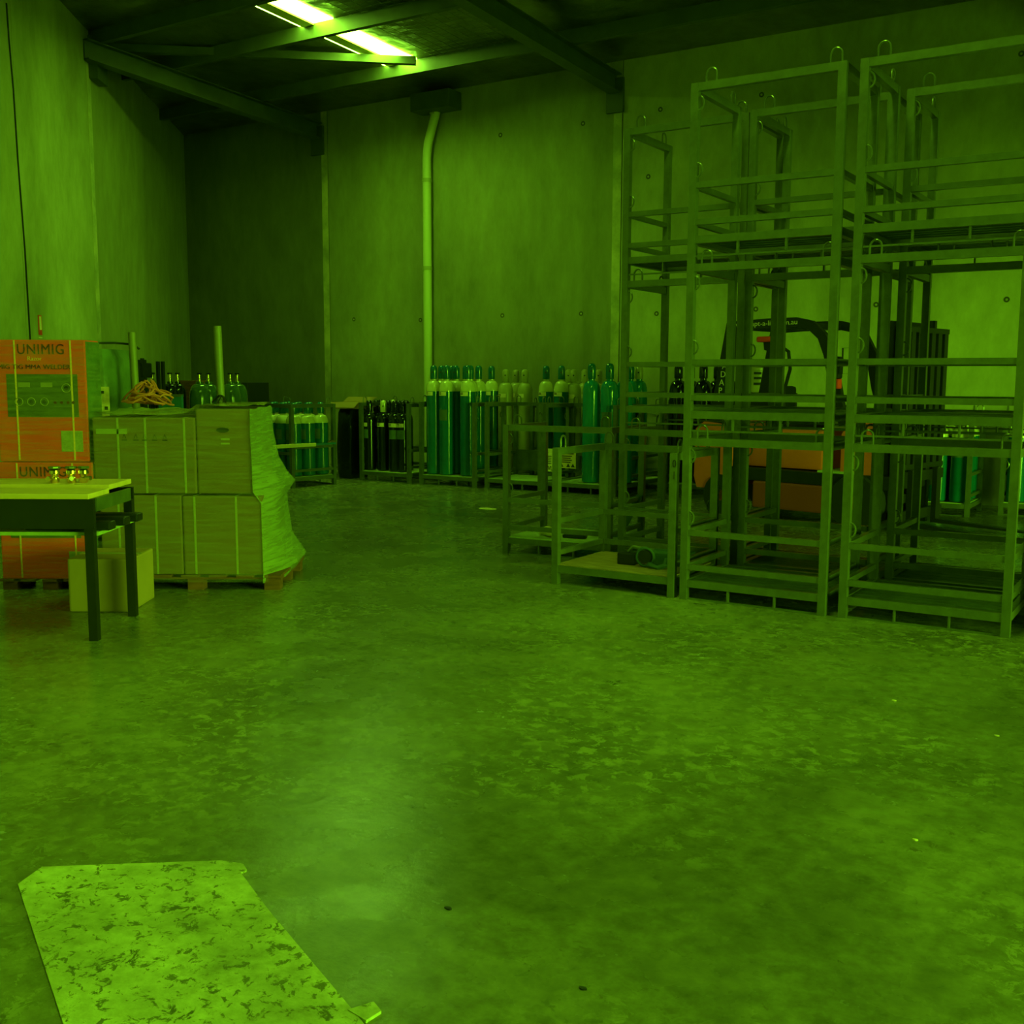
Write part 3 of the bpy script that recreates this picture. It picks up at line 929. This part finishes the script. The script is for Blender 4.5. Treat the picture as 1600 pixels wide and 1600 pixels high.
MB().tube([(0.06 + 0.03 * math.sin(i * .8), -0.03, 1.6 - i * 0.05) for i in range(12)], 0.012, 6).build('hose', M_rubber, o, True)
MB().tube([(0.16 + 0.04 * math.cos(i * .7), -0.03, 1.5 - i * 0.045) for i in range(12)], 0.010, 6).build('hose', M_cream, o, True)
qb = AY(388, 640, 10.6)
tag(MB().box(qb.x - .12, qb.x + .1, 10.5, 10.9, 0, 1.42, 0.01).build('dark_cabinet', M_dark), 'dark cabinet edge standing behind the olive cylinders', 'cabinet')
qb = AY(300, 600, 10.6)
tag(MB().box(qb.x - .25, qb.x + .15, 10.55, 10.75, 0, 1.44, 0.01).build('timber_crate', M_timber), 'reddish timber crate behind the olive cylinders', 'crate')


# ------------------------------------------------------------------ wrapped cartons (faces parallel to the left wall's end)
CA = math.radians(33)
# frame: x along the carton front, y to the back
o = thing('wrapped_carton_pallet', 'timber pallet of brown cartons in clear wrap behind the table', 'pallet load', (-6.53, 4.78, 0), CA)
PAL = o
for y in (0.02, 0.40, 0.78):
    for x in (0.02, 0.62, 1.16):
        MB().box(x, x + 0.11, y, y + 0.10, 0.0, 0.075).build('pallet_block', M_timber, o)
    MB().box(0, 1.28, y, y + 0.10, 0.075, 0.092).build('pallet_bearer', M_timber, o)
for i in range(7):
    x = 0.0 + i * 0.1935
    MB().box(x, x + 0.12, 0.0, 0.90, 0.092, 0.11).build('pallet_slat', M_timber, o)


def carton(x0, x1, y0, y1, z0, z1, straps, parent, m=None):
    c = MB().box(x0, x1, y0, y1, z0, z1, 0.012).build('carton', m or M_card, parent, False)
    for s_ in straps:
        MB().box(s_ - 0.007, s_ + 0.007, y0 - 0.002, y0, z0 + .004, z1 - .004).build('strap', M_tape, c)
        MB().box(s_ - 0.007, s_ + 0.007, y0, y1, z1, z1 + 0.002).build('strap', M_tape, c)
    return c


c1 = carton(0.0, 0.71, 0, 0.74, 0.685, 1.215, (0.175, 0.365, 0.635), o)
MB().box(0.025, 0.24, -0.002, 0, 1.10, 1.135).build('tape_label', M_tape, c1)
for x in (0.22, 0.30, 0.36, 0.43, 0.50):
    MB().box(x - .018, x + .018, -0.002, 0, 1.055, 1.062).build('carton_mark', M_ink, c1)
    MB().tube([(x - .012, -0.001, 1.07), (x, -0.001, 1.10), (x + .012, -0.001, 1.07)], 0.002, 4).build('carton_mark', M_ink, c1)
c2 = carton(0.715, 1.085, 0.01, 0.74, 0.685, 1.275, (), o)
hole = MB().lathe([(0.045, 0), (0.045, 0.002)], 20).build('hand_hole', M_ink, c2)
hole.rotation_euler = (PI / 2, 0, 0)
hole.scale = (1, 0.4, 1)
hole.location = (0.90, 0.009, 1.13)
for z in (1.03, 1.06):
    MB().box(0.885, 0.945, 0.007, 0.009, z, z + 0.012).build('carton_mark', M_tape, c2)
carton(0.03, 0.60, 0.0, 0.80, 0.112, 0.675, (0.16, 0.42), o)
carton(0.605, 1.16, 0.0, 0.80, 0.112, 0.67, (0.69, 0.98), o)
# wrap film: clear in front, hazy on the gathered right side, top coloured as lit
wm = MB()
rows = [(0.06, 1.20, -0.012), (0.3, 1.18, -0.012), (0.62, 1.165, -0.014), (0.685, 1.16, -0.012), (0.72, 1.10, -0.012), (1.0, 1.095, -0.008), (1.28, 1.092, -0.004)]
rg = []
for z, xr, y in rows:
    rg.append(wm.ring([(-0.012 + (xr + 0.012) * k / 12, y + random.uniform(-.004, .001), z) for k in range(13)]))
for a, b in zip(rg, rg[1:]):
    wm.skin(a, b, False)
wm.build('wrap_front', M_filmthin, o, True)
wm = MB()
rg = []
for z, x, yb in [(0.05, 1.24, 0.86), (0.12, 1.285, 0.95), (0.3, 1.20, 0.86), (0.5, 1.185, 0.82), (0.62, 1.18, 0.80), (0.70, 1.235, 0.86), (0.78, 1.18, 0.83), (0.9, 1.125, 0.77), (1.1, 1.10, 0.75), (1.28, 1.095, 0.74)]:
    ring = []
    for k in range(9):
        f = k / 8
        fl = (x - 1.10) * math.sin(min(1, f * 1.6) * PI / 2)
        ring.append((1.098 + fl + random.uniform(-.006, .006) + (0.06 if z < 0.66 else 0) * (1 - f) , -0.012 + f * (yb + .012), z + random.uniform(-.008, .008)))
    rg.append(wm.ring(ring))
for a, b in zip(rg, rg[1:]):
    wm.skin(a, b, False)
wm.build('wrap_side', M_filmhazy, o, True, 'hazy gathered wrap')
wm = MB()
nx, ny = 12, 8
gr = [[0] * (ny + 1) for _ in range(nx + 1)]
for i in range(nx + 1):
    for j in range(ny + 1):
        x = i / nx * 1.09
        z = (1.222 if x < 0.70 else 1.282) + random.uniform(0.002, 0.03) + (0.02 if x < .7 else 0) * j / ny
        wm.v.append((x, j / ny * 0.74, z))
        gr[i][j] = len(wm.v) - 1
for i in range(nx):
    for j in range(ny):
        wm.f.append((gr[i][j], gr[i + 1][j], gr[i + 1][j + 1], gr[i][j + 1]))
wm.build('wrap_top', film('wrap_shiny', 0.75, (0.62, 0.56, 0.14), 0.12), o, True)  # shiny top film; overhead light and highlights put into its brighter colour


def loc_c(x, y, z):
    return Vector((-6.53, 4.78, 0)) + Vector((math.cos(CA) * x - math.sin(CA) * y, math.sin(CA) * x + math.cos(CA) * y, z))


# cable coil on the cartons
random.seed(4)
m = MB()
cz = 1.26
pts = []
for i in range(230):
    a = i * 0.24
    rr = 0.085 + 0.055 * math.sin(i * 0.37) + random.uniform(-.012, .012)
    pts.append((rr * 1.25 * math.cos(a), rr * .8 * math.sin(a), 0.012 + 0.19 * abs(math.sin(i * 0.113)) * (1 - abs(rr) / 0.2) + 0.02 * math.sin(a * 1.7 + i * .05) + .02))
m.tube(pts, 0.0075, 6)
ck = m.build('cable_coil', M_rope, None, True)
ck.location = loc_c(0.30, 0.28, cz)
ck.rotation_euler = (0, 0, CA)
tag(ck, 'tangled reddish cable coil lying on the wrapped cartons', 'cable')
# two tubes standing on the cartons
for x, h_, lb in [(0.10, 0.56, 'round pale tube standing left, behind the cable coil'), (0.735, 0.57, 'round pale tube standing on the right hand carton')]:
    z0 = 1.262 if x < .7 else 1.30
    t_ = thing('cardboard_tube', lb, 'tube', loc_c(x, 0.62, z0), 0, 'upright tubes on the cartons')
    R_ = 0.029
    MB().lathe([(R_, 0), (R_, h_), (R_ - .004, h_), (R_ - .004, h_ - .05)], 16).build('tube_wall', mat('tube_grey', (0.20, 0.19, 0.07), 0.5, noise=.2, scale=8), t_, True)
    t_.rotation_euler = (0, -0.03, 0)
mm = MB()
for i in range(5):
    a = i * 1.3
    mm.tube([(0.05 * math.cos(a) * j / 4 + .01 * math.sin(j), 0.05 * math.sin(a) * j / 4, 0.008 + 0.05 * (1 - (j / 4) ** 2)) for j in range(5)], 0.008, 5)
r_ = mm.build('rag', M_dark)
r_.location = loc_c(0.745, 0.55, 1.30)
tag(r_, 'dark scrap of twisted strap at the foot of the right tube', 'scrap')

# added pallet loads, unseen right of the stacks, block some of the door light
for i, (y, z) in enumerate([(6.85, 0), (6.85, 1.3)]):
    q = copy_tree(PAL)
    q.location = (0.5, y, z)
    q.rotation_euler = (0, 0, PI / 2)
    q['label'] = 'added carton pallet blocking door light, unseen right of the stacks, ' + ['under another', 'on top of another', 'nearer the back wall'][i]

# orange carton stack on its own pallet
OX, OY = -6.435, 4.678
t = thing('orange_carton_stack', 'two tall orange welder cartons stacked on a pallet behind the table', 'pallet load', (OX, OY, 0), CA)
for y in (0.14, 0.35):
    for x in (-0.7, -0.42, -0.14):
        MB().box(x, x + 0.1, y, y + 0.09, 0, 0.06).build('pallet_block', M_timber, t)
for i in range(5):
    MB().box(-0.72 + i * .15, -0.62 + i * .15, 0.13, 0.46, 0.06, 0.075).build('pallet_slat', M_timber, t)


def orange(x0, x1, y0, y1, z0, z1, full):
    c = MB().box(x0, x1, y0, y1, z0, z1, 0.01).build('carton', M_orange, t)
    yf = y0 - 0.002
    w_ = x1 - x0
    text('UNIMIG', 0.10, M_inkred, c, (x0 + 0.155, yf, z1 - 0.098), (PI / 2, 0, 0), sx=0.88, spacing=1.1)
    text('Razor', 0.042, M_inkpale, c, (x0 + 0.225, yf, z1 - 0.142), (PI / 2, 0, 0), sx=1.0)
    text('MIG TIG MMA WELDER', 0.045, M_inkred, c, (x0 + 0.02, yf, z1 - 0.20), (PI / 2, 0, 0), sx=1.08)
    za, zb = z1 - 0.53, z1 - 0.235
    xa, xb = x0 + 0.075, x0 + 0.565
    MB().box(xa, xb, yf, y0, za, zb).build('control_panel_print', M_panelprint, c)
    for (a, b, z_, hh) in [(0.08, 0.16, 0.205, 0.033), (0.235, 0.315, 0.205, 0.033)]:
        MB().box(xa + a, xa + b, yf - .002, yf, za + z_, za + z_ + hh).build('display_print', M_panelprint2, c)
    for (a, z_, r_) in [(0.08, 0.105, 0.027), (0.165, 0.105, 0.027), (0.255, 0.105, 0.027), (0.41, 0.20, 0.03)]:
        k_ = MB().tube([(xa + a + r_ * math.cos(q * PI / 8), yf - .001, za + z_ + r_ * math.sin(q * PI / 8)) for q in range(16)], 0.003, 4, closed=True).build('knob_print', M_panelprint2, c)
        k2 = MB().lathe([(r_ * .5, 0), (r_ * .5, .001)], 12).build('knob_print', M_ink, c)
        k2.location = (xa + a, yf - .001, za + z_)
        k2.rotation_euler = (PI / 2, 0, 0)
    for a in (0.33, 0.375, 0.42, 0.455):
        k2 = MB().lathe([(.011, 0), (.011, .001)], 10).build('socket_print', M_inkred, c)
        k2.location = (xa + a, yf - .001, za + 0.10)
        k2.rotation_euler = (PI / 2, 0, 0)
    MB().box(x1 - 0.19, x1 - 0.04, yf, y0, z1 - 0.86 + .09, z1 - 0.86 + .235).build('blank_sticker', mat('sticker', (0.38, 0.34, 0.16), .7, noise=.3, scale=40), c)
    for s_ in (x0 + 0.14, x0 + .525):
        MB().box(s_ - 0.006, s_ + 0.006, yf - 0.001, yf, z0 + .01, z1 - .004).build('strap', M_inkpale, c)
    return c


for args in [(-0.685, -0.06, 0.16, 0.42, 0.905, 1.745, True), (-0.70, -0.035, 0.14, 0.44, 0.077, 0.90, False)]:
    c_ = orange(*args)
    MB().box(args[1], args[1] + 0.004, args[2] + 0.01, args[3], args[4] + .01, args[5] - .01).build('side_panel', M_greenwrap, c_)
wm = MB()
rg = []
for z in (0.06, 0.5, 0.88, 0.93, 1.3, 1.75):
    xr = -0.025 if z < 0.9 else -0.05
    rg.append(wm.ring([(-0.72 + (xr + .72) * k / 10, 0.128 + (0.02 if z > .9 else 0) + random.uniform(-.003, .003), z) for k in range(11)] + [(xr + 0.006, 0.22, z), (xr + 0.012 + random.uniform(0, .03), 0.34, z), (xr + .006, 0.44, z)]))
for a, b in zip(rg, rg[1:]):
    wm.skin(a, b, False)
wm.build('wrap_film', M_filmthin, t, True)
# green wrapped load behind
g = thing('green_wrapped_load', 'tall dull green wrapped load with a white paper label behind the orange cartons', 'pallet load', (-6.98, 5.22, 0), CA)
b_ = MB()
rg = []
for z, s in [(0.0, 1.0), (0.5, 1.0), (1.0, 1.01), (1.4, 1.0), (1.62, .97), (1.70, .82)]:
    n = 20
    rg.append(b_.ring([(-0.22 + s * .30 * math.copysign(abs(math.cos(2 * PI * k / n)) ** .35, math.cos(2 * PI * k / n)) + random.uniform(-.012, .012),
                        0.30 + s * .36 * math.copysign(abs(math.sin(2 * PI * k / n)) ** .35, math.sin(2 * PI * k / n)) + random.uniform(-.012, .012), z) for k in range(n)]))
for a, b in zip(rg, rg[1:]):
    b_.skin(a, b)
b_.f += [tuple(reversed(rg[0])), tuple(rg[-1])]
b_.build('wrapped_body', M_greenwrap, g, True)
MB().box(0.0, 0.072, -0.085, -0.08, 1.20, 1.42).build('paper_label', M_label, g)
MB().box(0.01, 0.035, -0.087, -0.085, 1.37, 1.39).build('label_print', M_ink, g)
MB().box(0.035, 0.06, -0.087, -0.085, 1.25, 1.275).build('label_print', M_ink, g)
hp = MB().tube([(-0.3, 0.02, 1.735), (-0.1, 0.0, 1.74), (0.08, 0.05, 1.745), (0.2, 0.1, 1.735), (0.24, 0.12, 1.70)], 0.009, 6).build('hose', M_rubber, g, True)


# ------------------------------------------------------------------ table
tb = thing('work_table', 'dark steel work table with pale board top at the left edge', 'table', (-5.255, 3.86, 0), math.radians(33))
TZ = 0.845
TD = 0.66
MB().box(-1.6, -0.03, -0.05, 0.27, TZ - 0.03, TZ, 0.004).build('top_board', M_table, tb)
MB().box(-1.6, -0.04, 0.30, TD + .02, TZ - 0.012, TZ + 0.018, 0.004).build('top_board', M_table, tb)
for x in (-0.07, -1.5):
    for y in (-0.03, TD - 0.05):
        MB().box(x, x + 0.05, y, y + 0.05, 0, TZ - 0.03).build('leg', M_dark, tb)
MB().box(-1.5, -0.01, -0.04, -0.02, TZ - 0.20, TZ - 0.03).build('front_apron', M_dark, tb)
MB().box(-0.03, -0.012, 0.02, TD - .08, TZ - 0.105, TZ - 0.03).build('side_rail', M_galv2, tb)
MB().box(-1.5, -0.01, 0.02, TD - .04, TZ - 0.245, TZ - 0.225).build('lower_shelf', M_deckpale, tb)
MB().box(-1.5, -0.01, TD - .05, TD - .03, TZ - 0.10, TZ - 0.03).build('back_apron', M_dark, tb)
TM = Matrix.Translation(tb.location) @ Matrix.Rotation(math.radians(33), 4, 'Z')
for y, x1, z, lb in [(0.12, 0.04, -0.224, 'short black bar at the front of the table shelf'), (0.32, 0.055, -0.224, 'black bar in the middle of the table shelf'), (0.50, 0.07, -0.224, 'long black bar at the back of the table shelf')]:
    b_ = MB().box(-0.45, x1, y - 0.05, y + 0.05, 0, 0.05, 0.012).build('steel_bar', M_dark)
    b_.matrix_basis = TM @ Matrix.Translation((0, 0, TZ + z))
    tag(b_, lb, 'bar')
for i, (x, y) in enumerate([(-0.40, 0.40), (-0.305, 0.41), (-0.235, 0.42)]):
    v_ = thing('brass_valve', ['brass cylinder valve at the left of three on the table', 'brass cylinder valve in the middle of three on the table', 'brass cylinder valve at the right of three on the table'][i], 'valve', TM @ Vector((x, y, TZ + .018)), 0.7 * i, 'brass valves on the table')
    MB().lathe([(0.02, 0), (0.026, 0.008), (0.026, 0.03), (0.018, 0.036), (0.022, 0.05), (0.03, 0.056), (0.03, 0.075), (0.015, 0.085)], 12).build('valve_body', M_brass, v_, True)
    h_ = MB().lathe([(0.034, 0), (0.036, 0.006), (0.034, 0.014)], 8, (0, 0, 0.085)).build('handwheel', M_galv, v_, True)
    s_ = MB().lathe([(0.011, 0), (0.014, 0.02), (0.014, 0.04)], 8).build('outlet', M_brass, v_, True)
    s_.rotation_euler = (PI / 2, 0, 0.4)
    s_.location = (0, -0.02, 0.03)
# small carton under the table
bx_ = thing('small_carton', 'plain brown carton on the floor under the table end', 'carton', (-6.07, 4.215, 0), math.radians(33))
MB().box(0, 0.40, 0, 0.46, 0, 0.345, 0.014).build('carton_body', M_card2, bx_)
MB().box(0, 0.40, 0.20, 0.25, 0.3452, 0.3465).build('packing_tape', M_tape, bx_)

# ------------------------------------------------------------------ things lying in the low cages
dz = 0.1455
o = thing('ratchet_strap', 'dark green ratchet strap coiled on the plywood deck of the numbered cage', 'strap', (XG + 0.52, YA + 0.30, dz), 0.1)
MB().box(-0.12, 0.02, -0.03, 0.05, 0.0, 0.085, 0.01).build('ratchet_frame', M_dark, o)
MB().tube([(0.11 + 0.065 * math.cos(a * PI / 8), -0.06, 0.075 + 0.065 * math.sin(a * PI / 8)) for a in range(16)], 0.011, 8, closed=True).build('webbing_roll', mat('webbing', (0.04, 0.09, 0.05), .6), o, True)
MB().lathe([(0.05, -0.02), (0.052, 0), (0.05, 0.03)], 12).build('drum', M_dark, o, True).matrix_basis = Matrix.Translation((0.11, -0.04, 0.075)) @ Matrix.Rotation(PI / 2, 4, 'X')
MB().tube([(0.14, -0.08, 0.025), (0.22, -0.10, 0.012), (0.27, -0.08, 0.03), (0.26, -0.02, 0.06)], 0.02, 6).build('handle', MATS['webbing'], o, True)
MB().box(0.10, 0.42, 0.06, 0.17, 0, 0.11, 0.02).build('strap_bundle', MATS['webbing'], o)
MB().tube([(-0.05, 0.02, 0.09), (-0.02, 0.03, 0.13), (0.02, 0.05, 0.12), (0.12, 0.10, 0.10)], 0.014, 6).build('strap_loop', M_galv, o, True)
hx, hy = XH + 0.04, YE + 0.09
gl = MB()
gl.tube([(0, 0, 0.03), (0.07, 0.01, 0.045), (0.14, 0.0, 0.042), (0.2, 0.02, 0.025)], [0.024, 0.045, 0.042, 0.02], 10)
gl = gl.build('work_glove', M_glove, None, True)
gl.location = (hx + 0.24, hy + 0.24, dz)
gl.rotation_euler = (0, 0, -0.3)
tag(gl, 'pale crumpled work glove on the pale cage deck', 'glove')
o = thing('strap_ratchet', 'dark ratchet with a bright handle lying beside the pale glove', 'strap', (hx + 0.56, hy + 0.27, dz), 0.2)
MB().box(-0.1, 0.1, -0.04, 0.04, 0, 0.03, 0.008).build('ratchet_frame', M_dark, o)
MB().tube([(-0.1, 0.0, 0.035), (-0.02, 0.02, 0.055), (0.08, -0.02, 0.04)], 0.012, 6).build('handle', M_galv, o, True)
st = MB()
st.add([(0.80, 0.50, 0.0), (0.90, 0.50, 0.0), (0.955, 0.74, 0.34), (0.90, 0.74, 0.34), (0.80, 0.51, 0.008), (0.90, 0.51, 0.008), (0.955, 0.75, 0.35), (0.90, 0.75, 0.35)],
       [(3, 2, 1, 0), (4, 5, 6, 7), (0, 1, 5, 4), (1, 2, 6, 5), (2, 3, 7, 6), (3, 0, 4, 7)])
st = st.build('hanging_strap', MATS['webbing'])
st.location = (hx, hy, dz)
tag(st, 'dark strap hanging from the rear rail of the pale decked cage', 'strap')

# ------------------------------------------------------------------ forklift, heading along +x of its own frame
FA = math.radians(-12)
fk = thing('forklift', 'orange forklift with a black overhead guard parked behind the stacks', 'forklift', (-4.49, 11.21, 0), FA)
# y: 0 is the side that faces the camera, 1.0 the far side
MB().prism([(-0.30, 0.30), (-0.34, 0.42), (-0.33, 0.95), (-0.22, 1.03), (0.10, 1.0), (0.16, 0.62), (0.02, 0.40), (-0.05, 0.30)], 'y', -0.02, 1.04).build('counterweight', M_fork, fk)
MB().box(0.16, 1.16, 0.08, 0.94, 0.56, 0.98, 0.05).build('hood', M_fork, fk, True)
MB().box(0.08, 1.95, 0.0, 1.02, 0.42, 0.555, 0.01).build('chassis', M_dark, fk)
MB().box(0.42, 1.30, -0.03, 1.05, 0.14, 0.42, 0.02).build('side_skirt', mat('forklift_skirt', (0.28, 0.045, 0.01), .5), fk)
MB().prism([(1.38, 0.55), (1.74, 0.55), (1.74, 1.05), (1.5, 1.12), (1.38, 0.95)], 'y', 0.06, 0.96).build('front_cowl', M_fork, fk)
MB().box(1.16, 1.55, 0.0, 1.02, 0.555, 0.575).build('floor_plate', M_deckpale, fk)
st_ = MB().box(0.45, 0.95, 0.28, 0.74, 0.985, 1.09, 0.03).build('seat', M_rubber, fk, True)
MB().box(0.36, 0.47, 0.28, 0.74, 1.0, 1.42, 0.04).build('seat_back', M_rubber, st_, True)
sw = MB().tube([(0.16 * math.cos(a * PI / 10), 0.16 * math.sin(a * PI / 10), 0) for a in range(20)], 0.014, 6, closed=True).build('steering_wheel', M_rubber, fk, True)
sw.location = (1.22, 0.51, 1.28)
sw.rotation_euler = (0, -0.6, 0)
MB().tube([(0, 0, 0), (0.02, 0, -0.38)], 0.025, 8).build('steering_column', M_rubber, sw, True)
gd = link('overhead_guard', None, fk)
gd.empty_display_size = 0.1
for y in (0.03, 0.93):
    MB().prism([(-0.20, 1.0), (-0.03, 1.0), (0.17, 2.09), (0.0, 2.09)], 'y', y, y + 0.055).build('rear_pillar', M_dark, gd)
    pth = [(0.02, 2.055), (0.5, 2.075), (0.84, 2.075), (1.0, 2.04), (1.13, 1.93), (1.22, 1.75), (1.30, 1.4), (1.40, 1.04)]
    m = MB()
    rgs = []
    for i, (x, z) in enumerate(pth):
        a = Vector(pth[min(i + 1, len(pth) - 1)]) - Vector(pth[max(i - 1, 0)])
        nrm = Vector((-a.y, a.x)).normalized() * (0.048 if i < 5 else 0.06 if i < 7 else 0.04)
        rgs.append(m.ring([(x + nrm.x, y, z + nrm.y), (x + nrm.x, y + 0.055, z + nrm.y), (x - nrm.x, y + 0.055, z - nrm.y), (x - nrm.x, y, z - nrm.y)]))
    for a, b in zip(rgs, rgs[1:]):
        m.skin(a, b)
    m.f += [tuple(reversed(rgs[0])), tuple(rgs[-1])]
    m.build('guard_leg', M_dark, gd)
for x in (0.05, 0.24, 0.43, 0.62, 0.81):
    MB().box(x, x + 0.05, 0.085, 0.93, 2.02, 2.08).build('roof_bar', M_dark, gd)
text('www.adapt-a-lift.com.au', 0.075, M_white, gd, (0.03, 0.029, 2.045), (PI / 2, -0.01, 0), sx=1.13)
for i, ch in enumerate('ADAPT-A-LIFT'):
    z = 1.60 - i * 0.088
    if z > 0.98:
        text(ch, 0.095, M_white, gd, (-0.115 + (z - 1.0) / 1.09 * 0.19, 0.029, z), (PI / 2, 0, 0), align='CENTER')
MB().box(0.36, 0.56, 0.05, 0.25, 1.88, 1.94, 0.02).build('rear_lamp', M_lamp, fk)
MB().prism([(0.42, 1.88), (0.62, 1.88), (0.60, 1.80), (0.56, 1.78), (0.53, 1.68), (0.50, 1.78), (0.43, 1.80)], 'y', 0.10, 0.20).build('beacon_bracket', M_dark, fk)
MB().tube([(0.60, 0.14, 1.84), (0.70, 0.14, 1.78), (0.72, 0.15, 1.6), (0.66, 0.16, 1.4), (0.66, 0.16, 1.1)], 0.018, 6).build('hose', M_rubber, fk, True)
for y in (-0.06, 1.02):
    MB().box(1.30, 1.38, y, y + 0.10, 1.50, 1.72, 0.02).build('headlamp', M_dark, fk)
    MB().box(1.32, 1.38, y + .01, y + 0.09, 1.40, 1.50, 0.015).build('indicator_lamp', M_lamp, fk)
    m = MB().tube([(1.42, y, 1.55), (1.42, y, 1.80), (1.50, y, 1.80), (1.50, y, 1.55)], 0.009, 5, closed=True)
    m.build('lamp_guard', M_dark, fk)
    for x, r_ in ((0.02, 0.235), (1.58, 0.28)):
        wh = MB().lathe([(r_ * .6, -.09), (r_ * .95, -.09), (r_, -.06), (r_, .06), (r_ * .95, .09), (r_ * .6, .09)], 22).build('wheel', M_rubber, fk, True)
        wh.matrix_basis = Matrix.Translation((x, 0.06 if y < 0 else 0.96, r_)) @ Matrix.Rotation(PI / 2, 4, 'X')
        MB().lathe([(r_ * .55, -.07), (r_ * .6, -.05), (r_ * .6, .05), (r_ * .3, .08), (r_ * .25, .09)], 16).build('rim', M_fork, wh, True)
MB().box(-0.28, 0.06, -0.024, -0.02, 0.78, 0.86).build('model_plate', M_dark, fk)
text('GF20', 0.075, M_panelprint2, fk, (-0.26, -0.025, 0.79), (PI / 2, 0, 0), sx=1.0)
# mast
ms = link('mast', None, fk)
ms.empty_display_size = 0.1
for i, (x, y, h_) in enumerate([(1.78, 0.10, 2.05), (1.78, 0.82, 2.05), (1.88, 0.17, 2.08), (1.88, 0.75, 2.08)]):
    m = MB()
    m.box(x, x + 0.09, y, y + 0.015, 0.06, h_)
    m.box(x, x + 0.012, y, y + 0.06, 0.06, h_)
    m.box(x + 0.078, x + 0.09, y, y + 0.06, 0.06, h_)
    m.build('mast_channel', M_dark, ms)
for z in (0.25, 1.1, 1.97):
    MB().box(1.79, 1.83, 0.12, 0.88, z, z + 0.09).build('mast_crossbar', M_dark, ms)
for y in (0.34, 0.62):
    MB().tube([(1.84, y, 0.1), (1.84, y, 1.95)], 0.03, 10).build('lift_ram', M_dark, ms, True)
    MB().box(1.865, 1.875, y + .05, y + 0.075, 0.4, 1.95).build('lift_chain', M_galv2, ms)
cr = link('carriage', None, fk)
cr.empty_display_size = 0.1
for z in (0.12, 0.50):
    MB().box(1.98, 2.03, 0.02, 1.0, z, z + 0.10).build('carriage_bar', M_dark, cr)
for i in range(7):
    y = 0.04 + i * 0.148
    MB().box(1.98, 2.015, y - .02, y + 0.065, 0.6, 1.98).build('backrest_bar', M_dark, cr)
for z in (0.62, 1.95):
    MB().box(1.98, 2.02, 0.02, 1.0, z, z + 0.05).build('backrest_rail', M_dark, cr)
for y in (0.18, 0.74):
    MB().prism([(2.03, 0.06), (3.03, 0.035), (3.03, 0.05), (2.08, 0.10), (2.08, 0.62), (2.03, 0.62)], 'y', y, y + 0.1).build('fork', M_dark, cr)


# ------------------------------------------------------------------ floor board and scraps
cor = [FL(u, v) for u, v in [(28, 1384), (66, 1357), (345, 1347), (380, 1352), (386, 1362), (376, 1366), (420, 1425), (565, 1598), (700, 1790), (160, 1790)]]
bd = MB().prism([(p.x, p.y) for p in cor], 'z', 0.0, 0.006).build('floor_board', M_board)
tag(bd, 'pale worn board lying flat on the floor in the lower left corner', 'board')
p = FL(562, 1580)
b2 = MB().prism([(p.x - .02, p.y - .02), (p.x + .045, p.y - .03), (p.x + .05, p.y + .02), (p.x + .01, p.y + .04)], 'z', 0.0, 0.008).build('board_offcut', M_board)
tag(b2, 'small broken chip of board beside the floor board edge', 'scrap')
for (u, v, s, lb, m_) in [(1558, 1150, .012, 'pale paper scrap on the floor near the right edge', M_label), (1430, 1313, .010, 'tiny pale scrap on the dark floor at lower right', M_label), (762, 795, .14, 'flat pale sheet scrap on the far floor before the green cylinders', M_label),
                          (700, 1420, .014, 'dark flattened lump on the floor right of the board', M_rubber), (1397, 1095, .010, 'tiny pale crumb on the floor before the stacks', M_label), (910, 1545, .012, 'dark crumb on the floor at the bottom', M_rubber)]:
    p = FL(u, v)
    n_ = 9
    m = MB().prism([(p.x + s * random.uniform(.7, 1.1) * math.cos(2 * PI * k / n_), p.y + s * .55 * random.uniform(.7, 1.1) * math.sin(2 * PI * k / n_)) for k in range(n_)], 'z', 0.0, 0.004)
    tag(m.build('floor_scrap', m_), lb, 'scrap')
